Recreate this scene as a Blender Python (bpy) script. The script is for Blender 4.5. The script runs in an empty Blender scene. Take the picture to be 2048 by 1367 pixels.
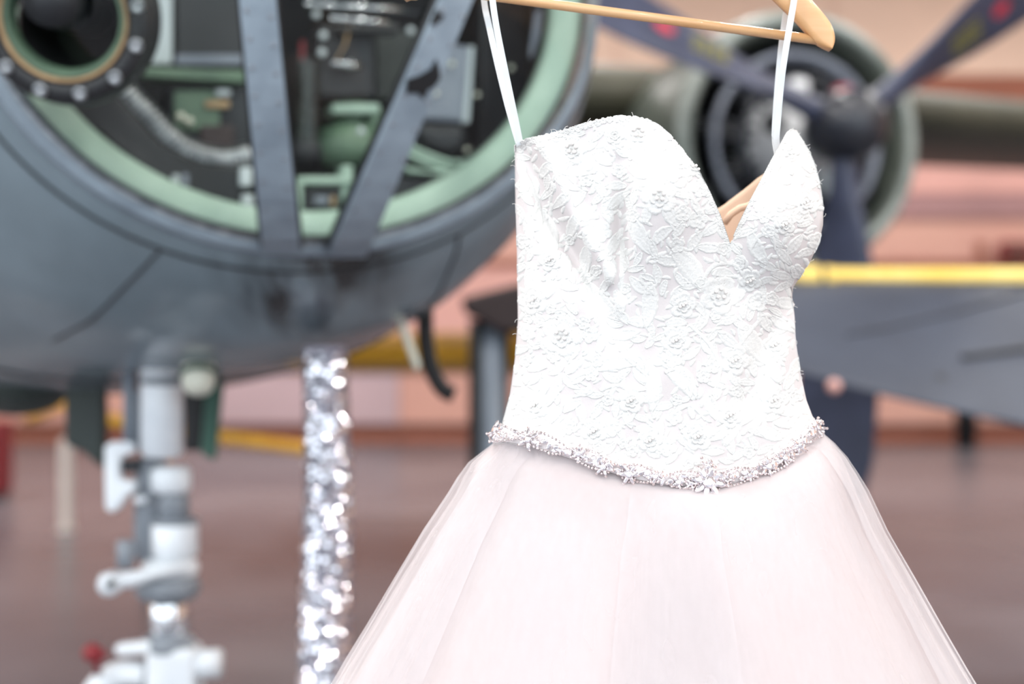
import bpy, bmesh, math, random
from mathutils import Vector, Matrix, noise
random.seed(7)
PI = math.pi
scene = bpy.context.scene
COL = scene.collection

# ------------------------------------------------------------------ camera
F = 2048 * 50.0 / 36.0
CX, CY, H = 1024.0, 683.5, 1.45
cam_d = bpy.data.cameras.new('camera'); cam = bpy.data.objects.new('camera', cam_d); COL.objects.link(cam)
cam.location = (0, 0, H); cam.rotation_euler = (PI / 2, 0, 0)
cam_d.lens = 50; cam_d.sensor_width = 36; cam_d.clip_start = 0.05; cam_d.clip_end = 200
cam_d.dof.use_dof = True; cam_d.dof.focus_distance = 1.435; cam_d.dof.aperture_fstop = 2.2
scene.camera = cam
# ------------------------------------------------------------------ light and exposure
world = bpy.data.worlds.new('world'); scene.world = world; world.use_nodes = True
wb = world.node_tree.nodes['Background']; wb.inputs[0].default_value = (0.86, 0.94, 1.0, 1); wb.inputs[1].default_value = 2.6
FILL_LAMP_W = 130.0
scene.view_settings.view_transform = 'Standard'; scene.view_settings.look = 'None'
scene.view_settings.gamma = 1.0; scene.view_settings.use_curve_mapping = False
scene.view_settings.exposure = 0.02
try:
    scene.cycles.use_denoising = True
    scene.cycles.max_bounces = 6; scene.cycles.diffuse_bounces = 3; scene.cycles.transparent_max_bounces = 14; scene.cycles.use_adaptive_sampling = True; scene.cycles.adaptive_threshold = 0.03
    scene.cycles.sample_clamp_indirect = 12
except Exception:
    pass

# ------------------------------------------------------------------ helpers
def P(px, py, Y):
    return Vector(((px - CX) / F * Y, Y, H - (py - CY) / F * Y))
def lin(c):
    f = lambda u: u / 12.92 if u <= 0.04045 else ((u + 0.055) / 1.055) ** 2.4
    return tuple(f(v / 255.0) for v in c)
def interp(tab, x):
    if x <= tab[0][0]: return tab[0][1]
    for (a, b), (c, d) in zip(tab, tab[1:]):
        if x <= c: return b + (d - b) * (x - a) / (c - a)
    return tab[-1][1]
def smooth_line(pts, n=6):
    out = []
    pts = [Vector(p) for p in pts]
    for i in range(len(pts) - 1):
        p0, p1, p2, p3 = pts[max(i - 1, 0)], pts[i], pts[i + 1], pts[min(i + 2, len(pts) - 1)]
        for k in range(n):
            t = k / n
            out.append(0.5 * ((2 * p1) + (p2 - p0) * t + (2 * p0 - 5 * p1 + 4 * p2 - p3) * t * t + (3 * p1 - p0 - 3 * p2 + p3) * t ** 3))
    out.append(pts[-1])
    return out

WL = {}
def empty(name, loc, label, cat, group=None):
    o = bpy.data.objects.new(name, None); COL.objects.link(o); o.location = loc
    o.empty_display_size = 0.1
    WL[o] = Vector(loc); o['label'] = label; o['category'] = cat
    if group: o['group'] = group
    return o
def tag(o, label, cat, group=None):
    o['label'] = label; o['category'] = cat
    if group: o['group'] = group
    return o
def link(o, parent, wl=Vector((0, 0, 0))):
    COL.objects.link(o)
    if parent is not None:
        o.parent = parent; o.location = wl - WL[parent]
    else:
        o.location = wl
    WL[o] = Vector(wl)
def mk(name, verts, faces, mat, parent=None, smooth=True, origin=None, recalc=True, kind=None):
    me = bpy.data.meshes.new(name)
    org = Vector(origin) if origin is not None else (WL[parent] if parent is not None and parent in WL else Vector((0, 0, 0)))
    me.from_pydata([tuple(Vector(v) - org) for v in verts], [], faces)
    if recalc:
        bm = bmesh.new(); bm.from_mesh(me); bmesh.ops.recalc_face_normals(bm, faces=bm.faces); bm.to_mesh(me); bm.free()
    if smooth:
        me.polygons.foreach_set('use_smooth', [True] * len(me.polygons))
    me.materials.append(mat)
    o = bpy.data.objects.new(name, me)
    link(o, parent, org)
    if kind: o['kind'] = kind
    return o
def inst(name, me, M, parent):
    o = bpy.data.objects.new(name, me); COL.objects.link(o)
    o.parent = parent
    o.matrix_local = Matrix.Translation(-WL[parent]) @ M
    WL[o] = M.translation.copy()
    return o
def bevel(o, w, seg=2, ang=0.6):
    m = o.modifiers.new('bevel', 'BEVEL'); m.width = w; m.segments = seg; m.limit_method = 'ANGLE'; m.angle_limit = ang
    return o
def frame_of(n, up=Vector((0, 0, 1))):
    n = n.normalized()
    x = up.cross(n)
    if x.length < 1e-4: x = Vector((1, 0, 0)).cross(n)
    x.normalize(); y = n.cross(x)
    return x, y, n
def mat_frame(loc, n, scale=(1, 1, 1), spin=0.0):
    x, y, z = frame_of(n)
    c, s = math.cos(spin), math.sin(spin)
    x, y = x * c + y * s, y * c - x * s
    M = Matrix(((x.x * scale[0], y.x * scale[1], z.x * scale[2], loc[0]), (x.y * scale[0], y.y * scale[1], z.y * scale[2], loc[1]),
                (x.z * scale[0], y.z * scale[1], z.z * scale[2], loc[2]), (0, 0, 0, 1)))
    return M

class Geo:
    def __init__(s): s.v = []; s.f = []
    def loft(s, rings, closed=True, cap0=False, cap1=False):
        b = len(s.v); n = len(rings[0])
        for r in rings: s.v += [Vector(p) for p in r]
        for i in range(len(rings) - 1):
            for j in range(n if closed else n - 1):
                k = (j + 1) % n
                s.f.append((b + i * n + j, b + i * n + k, b + (i + 1) * n + k, b + (i + 1) * n + j))
        if cap0: s.f.append(tuple(b + j for j in range(n))[::-1])
        if cap1: s.f.append(tuple(b + (len(rings) - 1) * n + j for j in range(n)))
        return s
    def tube(s, pts, r, n=10, caps=True):
        pts = [Vector(p) for p in pts]; rings = []
        up = None
        for i, p in enumerate(pts):
            d = (pts[min(i + 1, len(pts) - 1)] - pts[max(i - 1, 0)]).normalized()
            if up is None:
                up = Vector((0, 0, 1)) if abs(d.z) < 0.9 else Vector((1, 0, 0))
            x = up.cross(d).normalized(); y = d.cross(x); up = y
            rr = r(i / (len(pts) - 1)) if callable(r) else (r[i] if isinstance(r, (list, tuple)) else r)
            rings.append([p + (x * math.cos(2 * PI * k / n) + y * math.sin(2 * PI * k / n)) * rr for k in range(n)])
        return s.loft(rings, True, caps, caps)
    def lathe(s, c, axis, prof, n=32, cap0=False, cap1=False):
        x, y, z = frame_of(axis)
        rings = [[Vector(c) + z * h + (x * math.cos(2 * PI * k / n) + y * math.sin(2 * PI * k / n)) * r for k in range(n)] for (r, h) in prof]
        return s.loft(rings, True, cap0, cap1)
    def prism(s, front, off):
        n = len(front); b = len(s.v)
        s.v += [Vector(p) for p in front] + [Vector(p) + off for p in front]
        s.f.append(tuple(range(b, b + n))); s.f.append(tuple(range(b + 2 * n - 1, b + n - 1, -1)))
        for j in range(n):
            k = (j + 1) % n
            s.f.append((b + j, b + n + j, b + n + k, b + k))
        return s
    def box(s, lo, hi):
        (a, b, c), (d, e, g) = lo, hi
        return s.prism([(a, b, c), (d, b, c), (d, b, g), (a, b, g)], Vector((0, e - b, 0)))
    def build(s, name, mat, parent=None, smooth=True, **k):
        return mk(name, s.v, s.f, mat, parent, smooth, **k)

# ------------------------------------------------------------------ materials
def nodes_of(name):
    m = bpy.data.materials.new(name); m.use_nodes = True
    nt = m.node_tree
    return m, nt, nt.nodes['Principled BSDF']
def material(name, c, rough=0.5, metal=0.0, c2=None, scale=8.0, detail=4.0, bump=0.0, bscale=60.0, bdist=0.002, coat=0.0, sheen=0.0, stretch=None, spec=0.5, lo=0.35, hi=0.65):
    m, nt, b = nodes_of(name)
    b.inputs['Roughness'].default_value = rough; b.inputs['Metallic'].default_value = metal
    b.inputs['Coat Weight'].default_value = coat; b.inputs['Sheen Weight'].default_value = sheen
    b.inputs['Specular IOR Level'].default_value = spec
    tc = nt.nodes.new('ShaderNodeTexCoord'); mp = nt.nodes.new('ShaderNodeMapping'); nt.links.new(tc.outputs['Object'], mp.inputs[0])
    if stretch: mp.inputs['Scale'].default_value = stretch
    n = nt.nodes.new('ShaderNodeTexNoise'); n.inputs['Scale'].default_value = scale; n.inputs['Detail'].default_value = detail
    nt.links.new(mp.outputs[0], n.inputs['Vector'])
    r = nt.nodes.new('ShaderNodeValToRGB')
    a = lin(c); bb = lin(c2) if c2 else tuple(v * 0.88 for v in a)
    r.color_ramp.elements[0].color = (*bb, 1); r.color_ramp.elements[1].color = (*a, 1)
    r.color_ramp.elements[0].position = lo; r.color_ramp.elements[1].position = hi
    nt.links.new(n.outputs['Fac'], r.inputs[0]); nt.links.new(r.outputs[0], b.inputs['Base Color'])
    if bump:
        n2 = nt.nodes.new('ShaderNodeTexNoise'); n2.inputs['Scale'].default_value = bscale; n2.inputs['Detail'].default_value = 3
        nt.links.new(mp.outputs[0], n2.inputs['Vector'])
        bp = nt.nodes.new('ShaderNodeBump'); bp.inputs['Strength'].default_value = bump; bp.inputs['Distance'].default_value = bdist
        nt.links.new(n2.outputs['Fac'], bp.inputs['Height']); nt.links.new(bp.outputs[0], b.inputs['Normal'])
    return m
def glass_material(name, tint=(0.92, 0.95, 0.93)):
    m, nt, b = nodes_of(name); nt.nodes.remove(b)
    t = nt.nodes.new('ShaderNodeBsdfTransparent'); t.inputs[0].default_value = (*tint, 1)
    g = nt.nodes.new('ShaderNodeBsdfGlossy'); g.inputs['Roughness'].default_value = 0.03
    lw = nt.nodes.new('ShaderNodeLayerWeight'); lw.inputs[0].default_value = 0.5
    pw = nt.nodes.new('ShaderNodeMath'); pw.operation = 'POWER'; pw.inputs[1].default_value = 5
    fr = nt.nodes.new('ShaderNodeMapRange'); fr.inputs[3].default_value = 0.035; fr.inputs[4].default_value = 0.6
    nt.links.new(lw.outputs['Facing'], pw.inputs[0]); nt.links.new(pw.outputs[0], fr.inputs[0])
    mx = nt.nodes.new('ShaderNodeMixShader')
    nt.links.new(fr.outputs[0], mx.inputs[0]); nt.links.new(t.outputs[0], mx.inputs[1]); nt.links.new(g.outputs[0], mx.inputs[2])
    nt.links.new(mx.outputs[0], nt.nodes['Material Output'].inputs[0])
    return m
def tulle_material(name, c, opacity):
    m, nt, b = nodes_of(name)
    b.inputs['Base Color'].default_value = (*lin(c), 1); b.inputs['Roughness'].default_value = 0.8; b.inputs['Sheen Weight'].default_value = 0.2
    tc = nt.nodes.new('ShaderNodeTexCoord'); n = nt.nodes.new('ShaderNodeTexNoise'); n.inputs['Scale'].default_value = 9; n.inputs['Detail'].default_value = 3
    mp = nt.nodes.new('ShaderNodeMapping'); mp.inputs['Scale'].default_value = (2.5, 2.5, 0.12)
    nt.links.new(tc.outputs['Object'], mp.inputs[0]); nt.links.new(mp.outputs[0], n.inputs['Vector'])
    mr = nt.nodes.new('ShaderNodeMapRange'); mr.inputs[1].default_value = 0.3; mr.inputs[2].default_value = 0.7
    mr.inputs[3].default_value = max(0, opacity - 0.05); mr.inputs[4].default_value = min(1, opacity + 0.05)
    nt.links.new(n.outputs['Fac'], mr.inputs[0])
    tl = nt.nodes.new('ShaderNodeBsdfTranslucent'); tl.inputs[0].default_value = (*lin(c), 1)
    m1 = nt.nodes.new('ShaderNodeMixShader'); m1.inputs[0].default_value = 0.35
    nt.links.new(b.outputs[0], m1.inputs[1]); nt.links.new(tl.outputs[0], m1.inputs[2])
    t = nt.nodes.new('ShaderNodeBsdfTransparent'); m2 = nt.nodes.new('ShaderNodeMixShader')
    nt.links.new(mr.outputs[0], m2.inputs[0]); nt.links.new(t.outputs[0], m2.inputs[1]); nt.links.new(m1.outputs[0], m2.inputs[2])
    nt.links.new(m2.outputs[0], nt.nodes['Material Output'].inputs[0])
    return m
def fuselage_material():
    m = material('grey_fuselage_paint', (127, 142, 151), 0.26, c2=(109, 123, 131), scale=3.0, detail=6, bump=0.15, bscale=7, bdist=0.01, coat=0.25)
    nt = m.node_tree; b = nt.nodes['Principled BSDF']
    base = b.inputs['Base Color'].links[0].from_socket
    tc = nt.nodes.new('ShaderNodeTexCoord'); mp = nt.nodes.new('ShaderNodeMapping'); mp.inputs['Scale'].default_value = (9, 2.2, 2.2)
    n = nt.nodes.new('ShaderNodeTexNoise'); n.inputs['Scale'].default_value = 1.6; n.inputs['Detail'].default_value = 7
    nt.links.new(tc.outputs['Object'], mp.inputs[0]); nt.links.new(mp.outputs[0], n.inputs['Vector'])
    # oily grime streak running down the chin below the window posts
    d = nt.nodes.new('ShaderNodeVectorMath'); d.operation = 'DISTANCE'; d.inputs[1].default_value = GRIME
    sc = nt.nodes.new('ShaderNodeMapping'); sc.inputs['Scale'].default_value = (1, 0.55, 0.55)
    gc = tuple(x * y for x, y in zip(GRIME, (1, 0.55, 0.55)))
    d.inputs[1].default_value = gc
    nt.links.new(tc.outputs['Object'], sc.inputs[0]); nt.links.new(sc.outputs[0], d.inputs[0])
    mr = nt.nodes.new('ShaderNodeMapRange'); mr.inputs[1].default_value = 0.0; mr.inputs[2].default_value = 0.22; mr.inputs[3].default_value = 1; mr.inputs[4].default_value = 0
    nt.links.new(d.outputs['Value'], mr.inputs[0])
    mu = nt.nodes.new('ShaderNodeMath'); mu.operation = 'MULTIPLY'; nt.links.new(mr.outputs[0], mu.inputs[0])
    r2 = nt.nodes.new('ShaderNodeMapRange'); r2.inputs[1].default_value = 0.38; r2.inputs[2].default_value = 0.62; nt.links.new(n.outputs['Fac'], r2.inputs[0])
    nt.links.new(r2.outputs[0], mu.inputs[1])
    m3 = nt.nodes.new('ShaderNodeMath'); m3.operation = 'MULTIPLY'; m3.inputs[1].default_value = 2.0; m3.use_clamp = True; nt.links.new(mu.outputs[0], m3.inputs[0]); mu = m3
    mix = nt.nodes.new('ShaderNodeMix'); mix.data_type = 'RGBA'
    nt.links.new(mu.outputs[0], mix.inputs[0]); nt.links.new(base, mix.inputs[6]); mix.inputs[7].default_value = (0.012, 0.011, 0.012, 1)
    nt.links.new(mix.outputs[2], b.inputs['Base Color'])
    return m

M = {}
M['floor'] = material('concrete_floor', (126, 124, 130), 0.27, c2=(86, 89, 98), scale=0.3, spec=0.4, detail=8, bump=0.1, bscale=3, bdist=0.01)
M['wall'] = material('peach_wall_paint', (214, 166, 150), 0.6, c2=(206, 156, 142), scale=0.7)
M['wall_lilac'] = material('lilac_wall_paint', (198, 172, 178), 0.6, scale=0.7)
M['wall_light'] = material('beige_wall_paint', (226, 194, 174), 0.6, scale=0.7)
M['wall_pink'] = material('pink_wall_paint', (226, 172, 162), 0.55, scale=0.7)
M['wall_mauve'] = material('mauve_wall_paint', (168, 128, 128), 0.6, scale=0.7)
M['wall_brown'] = material('brown_wall_paint', (150, 88, 66), 0.6, scale=0.9)
M['wall_dark'] = material('dark_brown_wall_paint', (92, 52, 44), 0.6, scale=0.9)
M['ceiling'] = material('ceiling_paint', (214, 204, 196), 0.8)
M['lace'] = material('white_lace', (224, 222, 219), 0.85, c2=(220, 218, 215), scale=90, bump=0.5, bscale=420, bdist=0.0012, sheen=0.1, spec=0.2)
M['base'] = material('blush_bodice_fabric', (217, 210, 209), 0.85, c2=(214, 206, 205), scale=25, bump=0.25, bscale=500, bdist=0.0006, spec=0.2)
M['nude'] = material('nude_satin_lining', (222, 190, 166), 0.55, c2=(214, 180, 154), scale=12, spec=0.3)
M['pearl'] = material('pearl', (246, 240, 236), 0.22, scale=30, coat=0.5)
M['gem'] = material('crystal_foil_back', (244, 238, 240), 0.08, 0.85, c2=(234, 226, 230), scale=140, coat=0.6)
M['bead'] = material('silver_bead', (242, 228, 226), 0.14, 0.85, c2=(232, 218, 218), scale=200, coat=0.4)
M['belt_net'] = material('belt_backing', (240, 232, 232), 0.8, scale=60)
M['skirt'] = material('blush_skirt_lining', (220, 209, 208), 0.85, c2=(221, 203, 200), scale=4.0, detail=3, stretch=(3, 3, 0.25), sheen=0.1, spec=0.15)
M['tulle'] = tulle_material('blush_tulle', (225, 217, 217), 0.42)
M['tulle_outer'] = tulle_material('sheer_tulle', (225, 220, 222), 0.34)
M['ribbon'] = material('white_satin_ribbon', (226, 229, 231), 0.4, scale=30)
M['wood'] = material('beech_wood', (226, 180, 132), 0.32, c2=(216, 164, 112), scale=5, detail=6, stretch=(2, 14, 14), coat=0.4)
M['steel'] = material('polished_steel', (200, 202, 206), 0.18, 1.0, scale=20)
M['chrome'] = material('chrome_piston', (235, 238, 242), 0.1, 1.0, scale=20)
M['olive'] = material('olive_drab_paint', (74, 72, 58), 0.5, c2=(60, 60, 48), scale=3)
M['cowl'] = material('grey_green_cowl_paint', (88, 94, 86), 0.4, c2=(70, 76, 70), scale=4)
M['cowl_lip'] = material('highlit_cowl_lip', (150, 157, 152), 0.4, c2=(112, 120, 114), scale=5)  # paler than the cowl: the lip highlight is put into the colour
M['black'] = material('black_paint', (26, 27, 31), 0.45, c2=(18, 19, 22), scale=12)
M['rubber'] = material('black_rubber', (24, 24, 27), 0.7, c2=(17, 17, 19), scale=30, bump=0.2, bscale=60)
M['blade'] = material('blue_black_propeller_paint', (54, 60, 84), 0.4, c2=(44, 49, 70), scale=6)
M['hub'] = material('charcoal_hub_paint', (38, 41, 50), 0.3, c2=(30, 33, 42), scale=9)
M['engine'] = material('bare_engine_metal', (216, 217, 219), 0.45, 0.1, c2=(196, 198, 201), scale=10)
M['engine_dark'] = material('dark_engine_metal', (48, 50, 54), 0.5, 0.3, c2=(30, 32, 36), scale=10)
M['zinc'] = material('zinc_green_primer', (160, 182, 168), 0.5, c2=(142, 166, 152), scale=9, detail=6)
M['zinc_dark'] = material('dark_green_primer', (92, 116, 94), 0.5, c2=(72, 94, 78), scale=9)
M['interior'] = material('dark_cabin_paint', (50, 54, 50), 0.6, c2=(38, 42, 40), scale=6)
M['panel_grey'] = material('grey_box_paint', (134, 140, 152), 0.45, c2=(118, 124, 138), scale=10)
M['panel_light'] = material('pale_grey_panel', (196, 204, 208), 0.45, scale=10)
M['bar'] = material('grey_window_post_paint', (146, 160, 172), 0.42, c2=(127, 140, 152), scale=14, detail=6, bump=0.1, bscale=40)
M['seal'] = material('black_sealant', (28, 29, 33), 0.5, c2=(20, 20, 24), scale=20)
M['alum'] = material('worn_aluminium', (176, 180, 184), 0.3, 0.9, c2=(120, 124, 128), scale=30)
M['tan'] = material('tan_gasket', (176, 148, 112), 0.7, c2=(150, 124, 92), scale=30)
M['strut_white'] = material('white_gear_paint', (230, 234, 238), 0.35, c2=(214, 219, 225), scale=10, coat=0.2)
M['strut_grey'] = material('grey_gear_paint', (138, 144, 152), 0.42, c2=(118, 124, 132), scale=14)
M['cream'] = material('cream_lamp_housing', (222, 222, 206), 0.35, scale=10)
M['red'] = material('red_paint', (140, 28, 38), 0.4, c2=(112, 20, 28), scale=20)
M['red_mark'] = material('red_decal', (184, 44, 66), 0.5, scale=20)
M['yellow_mark'] = material('yellow_stencil', (140, 134, 52), 0.6, scale=20)
M['yellow'] = material('yellow_paint', (240, 212, 122), 0.42, c2=(230, 194, 84), scale=6)
M['yellow_deep'] = material('deep_yellow_paint', (240, 182, 52), 0.42, c2=(226, 164, 40), scale=5)
M['wing_grey'] = material('blue_grey_wing_paint', (57, 64, 79), 0.5, c2=(47, 53, 67), scale=2.5, detail=6)
M['grey_post'] = material('blue_grey_post_paint', (128, 138, 150), 0.4, scale=6)
M['dark_brown'] = material('dark_brown_steel', (50, 36, 36), 0.6, scale=6)
M['post_white'] = material('white_post_paint', (218, 208, 200), 0.6, scale=6)
M['gear_door'] = material('dark_green_door', (50, 60, 56), 0.5, c2=(40, 50, 48), scale=5)
M['gear_green'] = material('mid_green_door', (66, 106, 92), 0.5, c2=(54, 92, 80), scale=5)
M['sequin'] = material('silver_sequin', (238, 238, 246), 0.1, 1.0, scale=60)
M['sequin_cloth'] = material('lilac_grey_backing', (158, 154, 170), 0.5, 0.3, scale=20)
M['glass'] = glass_material('nose_perspex')
M['clear'] = glass_material('clear_cylinder', (0.85, 0.9, 0.87))
m, nt, b = nodes_of('fill_lamp_diffuser'); b.inputs['Emission Color'].default_value = (1, 0.97, 0.93, 1); b.inputs['Emission Strength'].default_value = 25; M['lamp'] = m

# ------------------------------------------------------------------ the hangar
WY = 20.5
XL, XR, YF, ZC = -11.0, 14.0, -5.0, 8.0
o = Geo().box((XL - 30, -45, -0.2), (XR + 30, WY + 0.3, 0)).build('floor', M['floor'], smooth=False); o['kind'] = 'structure'; o['label'] = 'glossy brownish concrete hangar floor'
wall = Geo().box((XL, WY, 0), (XR, WY + 0.3, ZC)).build('wall_back', M['wall'], smooth=False); wall['kind'] = 'structure'; wall['label'] = 'peach painted hangar wall far behind the airplane'
def zw(py): return H - (py - CY) / F * WY
bands = [(884, 862, 'wall_brown', .10), (862, 846, 'wall_dark', .06), (846, 740, 'wall', .03), (740, 720, 'wall_brown', .09), (720, 534, 'wall_pink', .03),
         (534, 520, 'wall_brown', .06), (520, 436, 'wall', .03), (436, 386, 'wall_mauve', .10), (386, 312, 'wall_pink', .05), (312, 262, 'wall_dark', .14), (262, 150, 'wall_brown', .05), (150, -40, 'wall_light', .03), (-40, -200, 'wall_light', .06)]
for y0, y1, mm, d in bands:
    z0, z1 = zw(y0), zw(y1)
    if y0 == 884: z0 = 0.0
    nseg = 8
    for k in range(nseg):
        x0 = XL + (XR - XL) * k / nseg; x1 = XL + (XR - XL) * (k + 1) / nseg
        bevel(Geo().box((x0 + .01, WY - d, z0), (x1 - .01, WY, z1 - .015)).build('wall_panel', M['wall_lilac'] if (k == 2 and y0 == 846) else M[mm], wall, smooth=False), 0.006, 1)
for nm, lo, hi in (('wall_left', (XL - .3, 4.5, 0), (XL, WY, ZC)), ('wall_right', (XR, YF, 0), (XR + .3, WY, ZC))):
    o = Geo().box(lo, hi).build(nm, M['wall_light'], smooth=False); o['kind'] = 'structure'
o = Geo().box((XL - .3, YF, ZC), (XR + .3, WY + .3, ZC + .2)).build('ceiling', M['ceiling'], smooth=False); o['kind'] = 'structure'
def lamp(x, y):  # added lamps out of view: fill light, and glints on sequins and crystals
    t = empty('fill_lamp', (x, y, ZC - .5), 'added round high bay fill lamp below the hangar ceiling, out of view', 'lamp', 'added fill lamps on the hangar ceiling')
    Geo().lathe((x, y, ZC - .5), Vector((0, 0, 1)), [(.36, -.05), (.34, .05), (.2, .22), (.1, .3), (.03, .32), (.03, .5)], 24, False, True).build('shade', M['steel'], t)
    Geo().lathe((x, y, ZC - .5), Vector((0, 0, 1)), [(.33, -.03), (.33, -.02)], 24, True, True).build('diffuser', M['lamp'], t)
    ld = bpy.data.lights.new('fill_lamp_light', 'AREA'); ld.shape = 'DISK'; ld.size = .6; ld.energy = FILL_LAMP_W; ld.color = (1, .97, .93)
    lo = bpy.data.objects.new('fill_lamp_light', ld); COL.objects.link(lo); lo.parent = t; lo.location = (0, 0, -.08)
for x in (-8, -3.5, 1, 5.5, 10):
    for y in (-2.5, 1.5, 5.5, 10.5, 16.5): lamp(x, y)

# ------------------------------------------------------------------ the bomber
PSI = math.radians(20)
AX = Vector((-math.sin(PSI), math.cos(PSI), 0)); RT = Vector((math.cos(PSI), math.sin(PSI), 0)); UP = Vector((0, 0, 1))
N0 = Vector((-.41, 2.75, 2.154))
def rayplane(px, py, s):
    d = P(px, py, 1.0) - Vector((0, 0, H)); o = Vector((0, 0, H)); c = N0 + AX * s
    t = (c - o).dot(AX) / d.dot(AX)
    return o + d * t
DA, DB, DC = .612, .522, .46
KD = .978
def dome(px, py, k=1.0):
    d = P(px, py, 1.0) - Vector((0, 0, H)); o = Vector((0, 0, H)) - N0
    S = lambda v: Vector((v.dot(RT) / (DA * k), v.dot(AX) / (DC * k), v.z / (DB * k)))
    D, O = S(d), S(o)
    A, B, C = D.dot(D), O.dot(D), O.dot(O) - 1
    disc = max(B * B - A * C, 0)
    t = (-B - math.sqrt(disc)) / A
    p = N0 + o + d * t
    q = p - N0
    n = RT * (q.dot(RT) / DA ** 2) + AX * (q.dot(AX) / DC ** 2) + UP * (q.z / DB ** 2)
    return p, n.normalized()
PB = N0 + AX * 2 - Vector((0, 0, N0.z))
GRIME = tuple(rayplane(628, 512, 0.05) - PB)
M['fuse'] = fuselage_material()
plane = empty('bomber_airplane', PB, 'grey and olive vintage bomber with glazed nose parked behind the dress', 'airplane')
SEC = [(0, 0, 2.154, .612, .522, 2.0), (.03, -.005, 2.153, .64, .55, 2.0), (.1, -.02, 2.15, .69, .60, 2.05), (.3, -.06, 2.14, .785, .695, 2.1), (.6, -.11, 2.12, .86, .735, 2.25),
       (1.0, -.2, 2.12, .95, .785, 2.45), (1.6, -.26, 2.13, 1.0, .84, 2.6), (3, -.15, 2.2, .95, .84, 2.4), (6, 0, 2.25, .85, .84, 2.2), (9, 0, 2.35, .55, .6, 2.0), (11, 0, 2.5, .2, .3, 2.0)]
def section(s, dx, cz, A, B, n, N=72, k=1.0):
    c = N0 + AX * s + RT * dx; c.z = cz
    out = []
    for i in range(N):
        t = 2 * PI * i / N
        ct, st = math.cos(t), math.sin(t)
        out.append(c + RT * (A * k * math.copysign(abs(ct) ** (2 / n), ct)) + UP * (B * k * math.copysign(abs(st) ** (2 / n), st)))
    return out
def sec_interp(s):
    for a, b_ in zip(SEC, SEC[1:]):
        if s <= b_[0]:
            t = (s - a[0]) / (b_[0] - a[0]); t2 = t
            return tuple(x + (y - x) * t2 for x, y in zip(a, b_))
    return SEC[-1]
ss = [0, .015, .03, .06, .1, .15, .2, .25, .3, .4, .5, .6, .75, .9, 1.0, 1.2, 1.4, 1.6, 2, 2.5, 3, 4, 5, 6, 7.5, 9, 10, 11]
g = Geo().loft([section(*sec_interp(s)) for s in ss], True, False, True)
fus = g.build('nose_shell', M['fuse'], plane)
fus.modifiers.new('sub', 'SUBSURF').render_levels = 1
# inner liner and bulkhead
g = Geo().loft([section(*sec_interp(s), k=.93) for s in (0.02, .1, .3, .6, 1.0, 1.5)], True, False, True)
g.build('cabin_liner', M['interior'], plane)
# green inner flange ring, sealant bead and bright edge strip
def ell(k, s, N=96, ka=None):
    return [N0 + AX * s + RT * (DA * k * math.cos(2 * PI * i / N)) + UP * (DB * (ka or k) * math.sin(2 * PI * i / N)) for i in range(N)]
Geo().loft([ell(.96, -.004), ell(.868, -.004), ell(.858, .03), ell(.96, .04)], True).build('flange_ring', M['zinc'], plane)
Geo().loft([ell(.955, -.012), ell(.974, -.014), ell(.976, .006), ell(.952, .006)], True).build('sealant_ring', M['seal'], plane)
Geo().loft([ell(.973, -.008), ell(.987, -.010), ell(.99, .004), ell(.972, .006)], True).build('edge_strip', M['alum'], plane)
Geo().loft([ell(.986, -.006), ell(1.02, -.004), ell(1.035, .012), ell(.985, .012)], True).build('rim_band', M['bar'], plane)
# skin seams
def seam(pts, r=.0035):
    return Geo().tube(pts, r, 6).build('skin_seam', M['seal'], plane)
q = section(*sec_interp(.052), N=144, k=1.0)
seam([p for p in q[72:144]])
q = section(*sec_interp(.9), N=144, k=1.0); seam([p for p in q[72:144]], .005)
for th in (248, 302):
    i = th
    pts = []
    for s in [.055 + .03 * k for k in range(16)]:
        pts.append(section(*sec_interp(s), N=360)[i] )
    seam(pts, .003)
# perspex dome
NT, NR = 64, 20
rings = []
for i in range(NR + 1):
    a = PI / 2 * i / NR
    r = math.cos(a)
    rings.append([N0 - AX * (DC * math.sin(a)) + RT * (DA * KD * r * math.cos(2 * PI * k / NT)) + UP * (DB * KD * r * math.sin(2 * PI * k / NT)) for k in range(NT)])
rings[-1] = [p * .5 + (N0 - AX * DC) * .5 for p in rings[-1]]
Geo().loft(rings[:-1], True, False, True).build('nose_glazing', M['glass'], plane)
# window posts on the dome
def post(l0, l1, r0, r1):
    gb = Geo(); rings = []
    seal = Geo(); srings = []
    ys = [-620 + 1118 * i / 30 for i in range(31)]
    for y in ys:
        f = y / 490.0
        a = l0 + (l1 - l0) * f; b_ = r0 + (r1 - r0) * f
        lo = [dome(a + (b_ - a) * u, y, 1.0) for u in (0, .33, .67, 1)]
        rings.append([p + n * .017 for p, n in lo] + [p - n * .006 for p, n in lo[::-1]])
        lo = [dome(a - 7 + (b_ - a + 14) * u, y, 1.0) for u in (0, .5, 1)]
        srings.append([p + n * .006 for p, n in lo] + [p - n * .004 for p, n in lo[::-1]])
    o = gb.loft(rings, True, True, True).build('window_post', M['bar'], plane, smooth=False)
    seal.loft(srings, True, True, True).build('post_sealant', M['seal'], plane)
    return o
posts = [post(480, 527, 552, 600), post(872, 657, 935, 732)]
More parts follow.
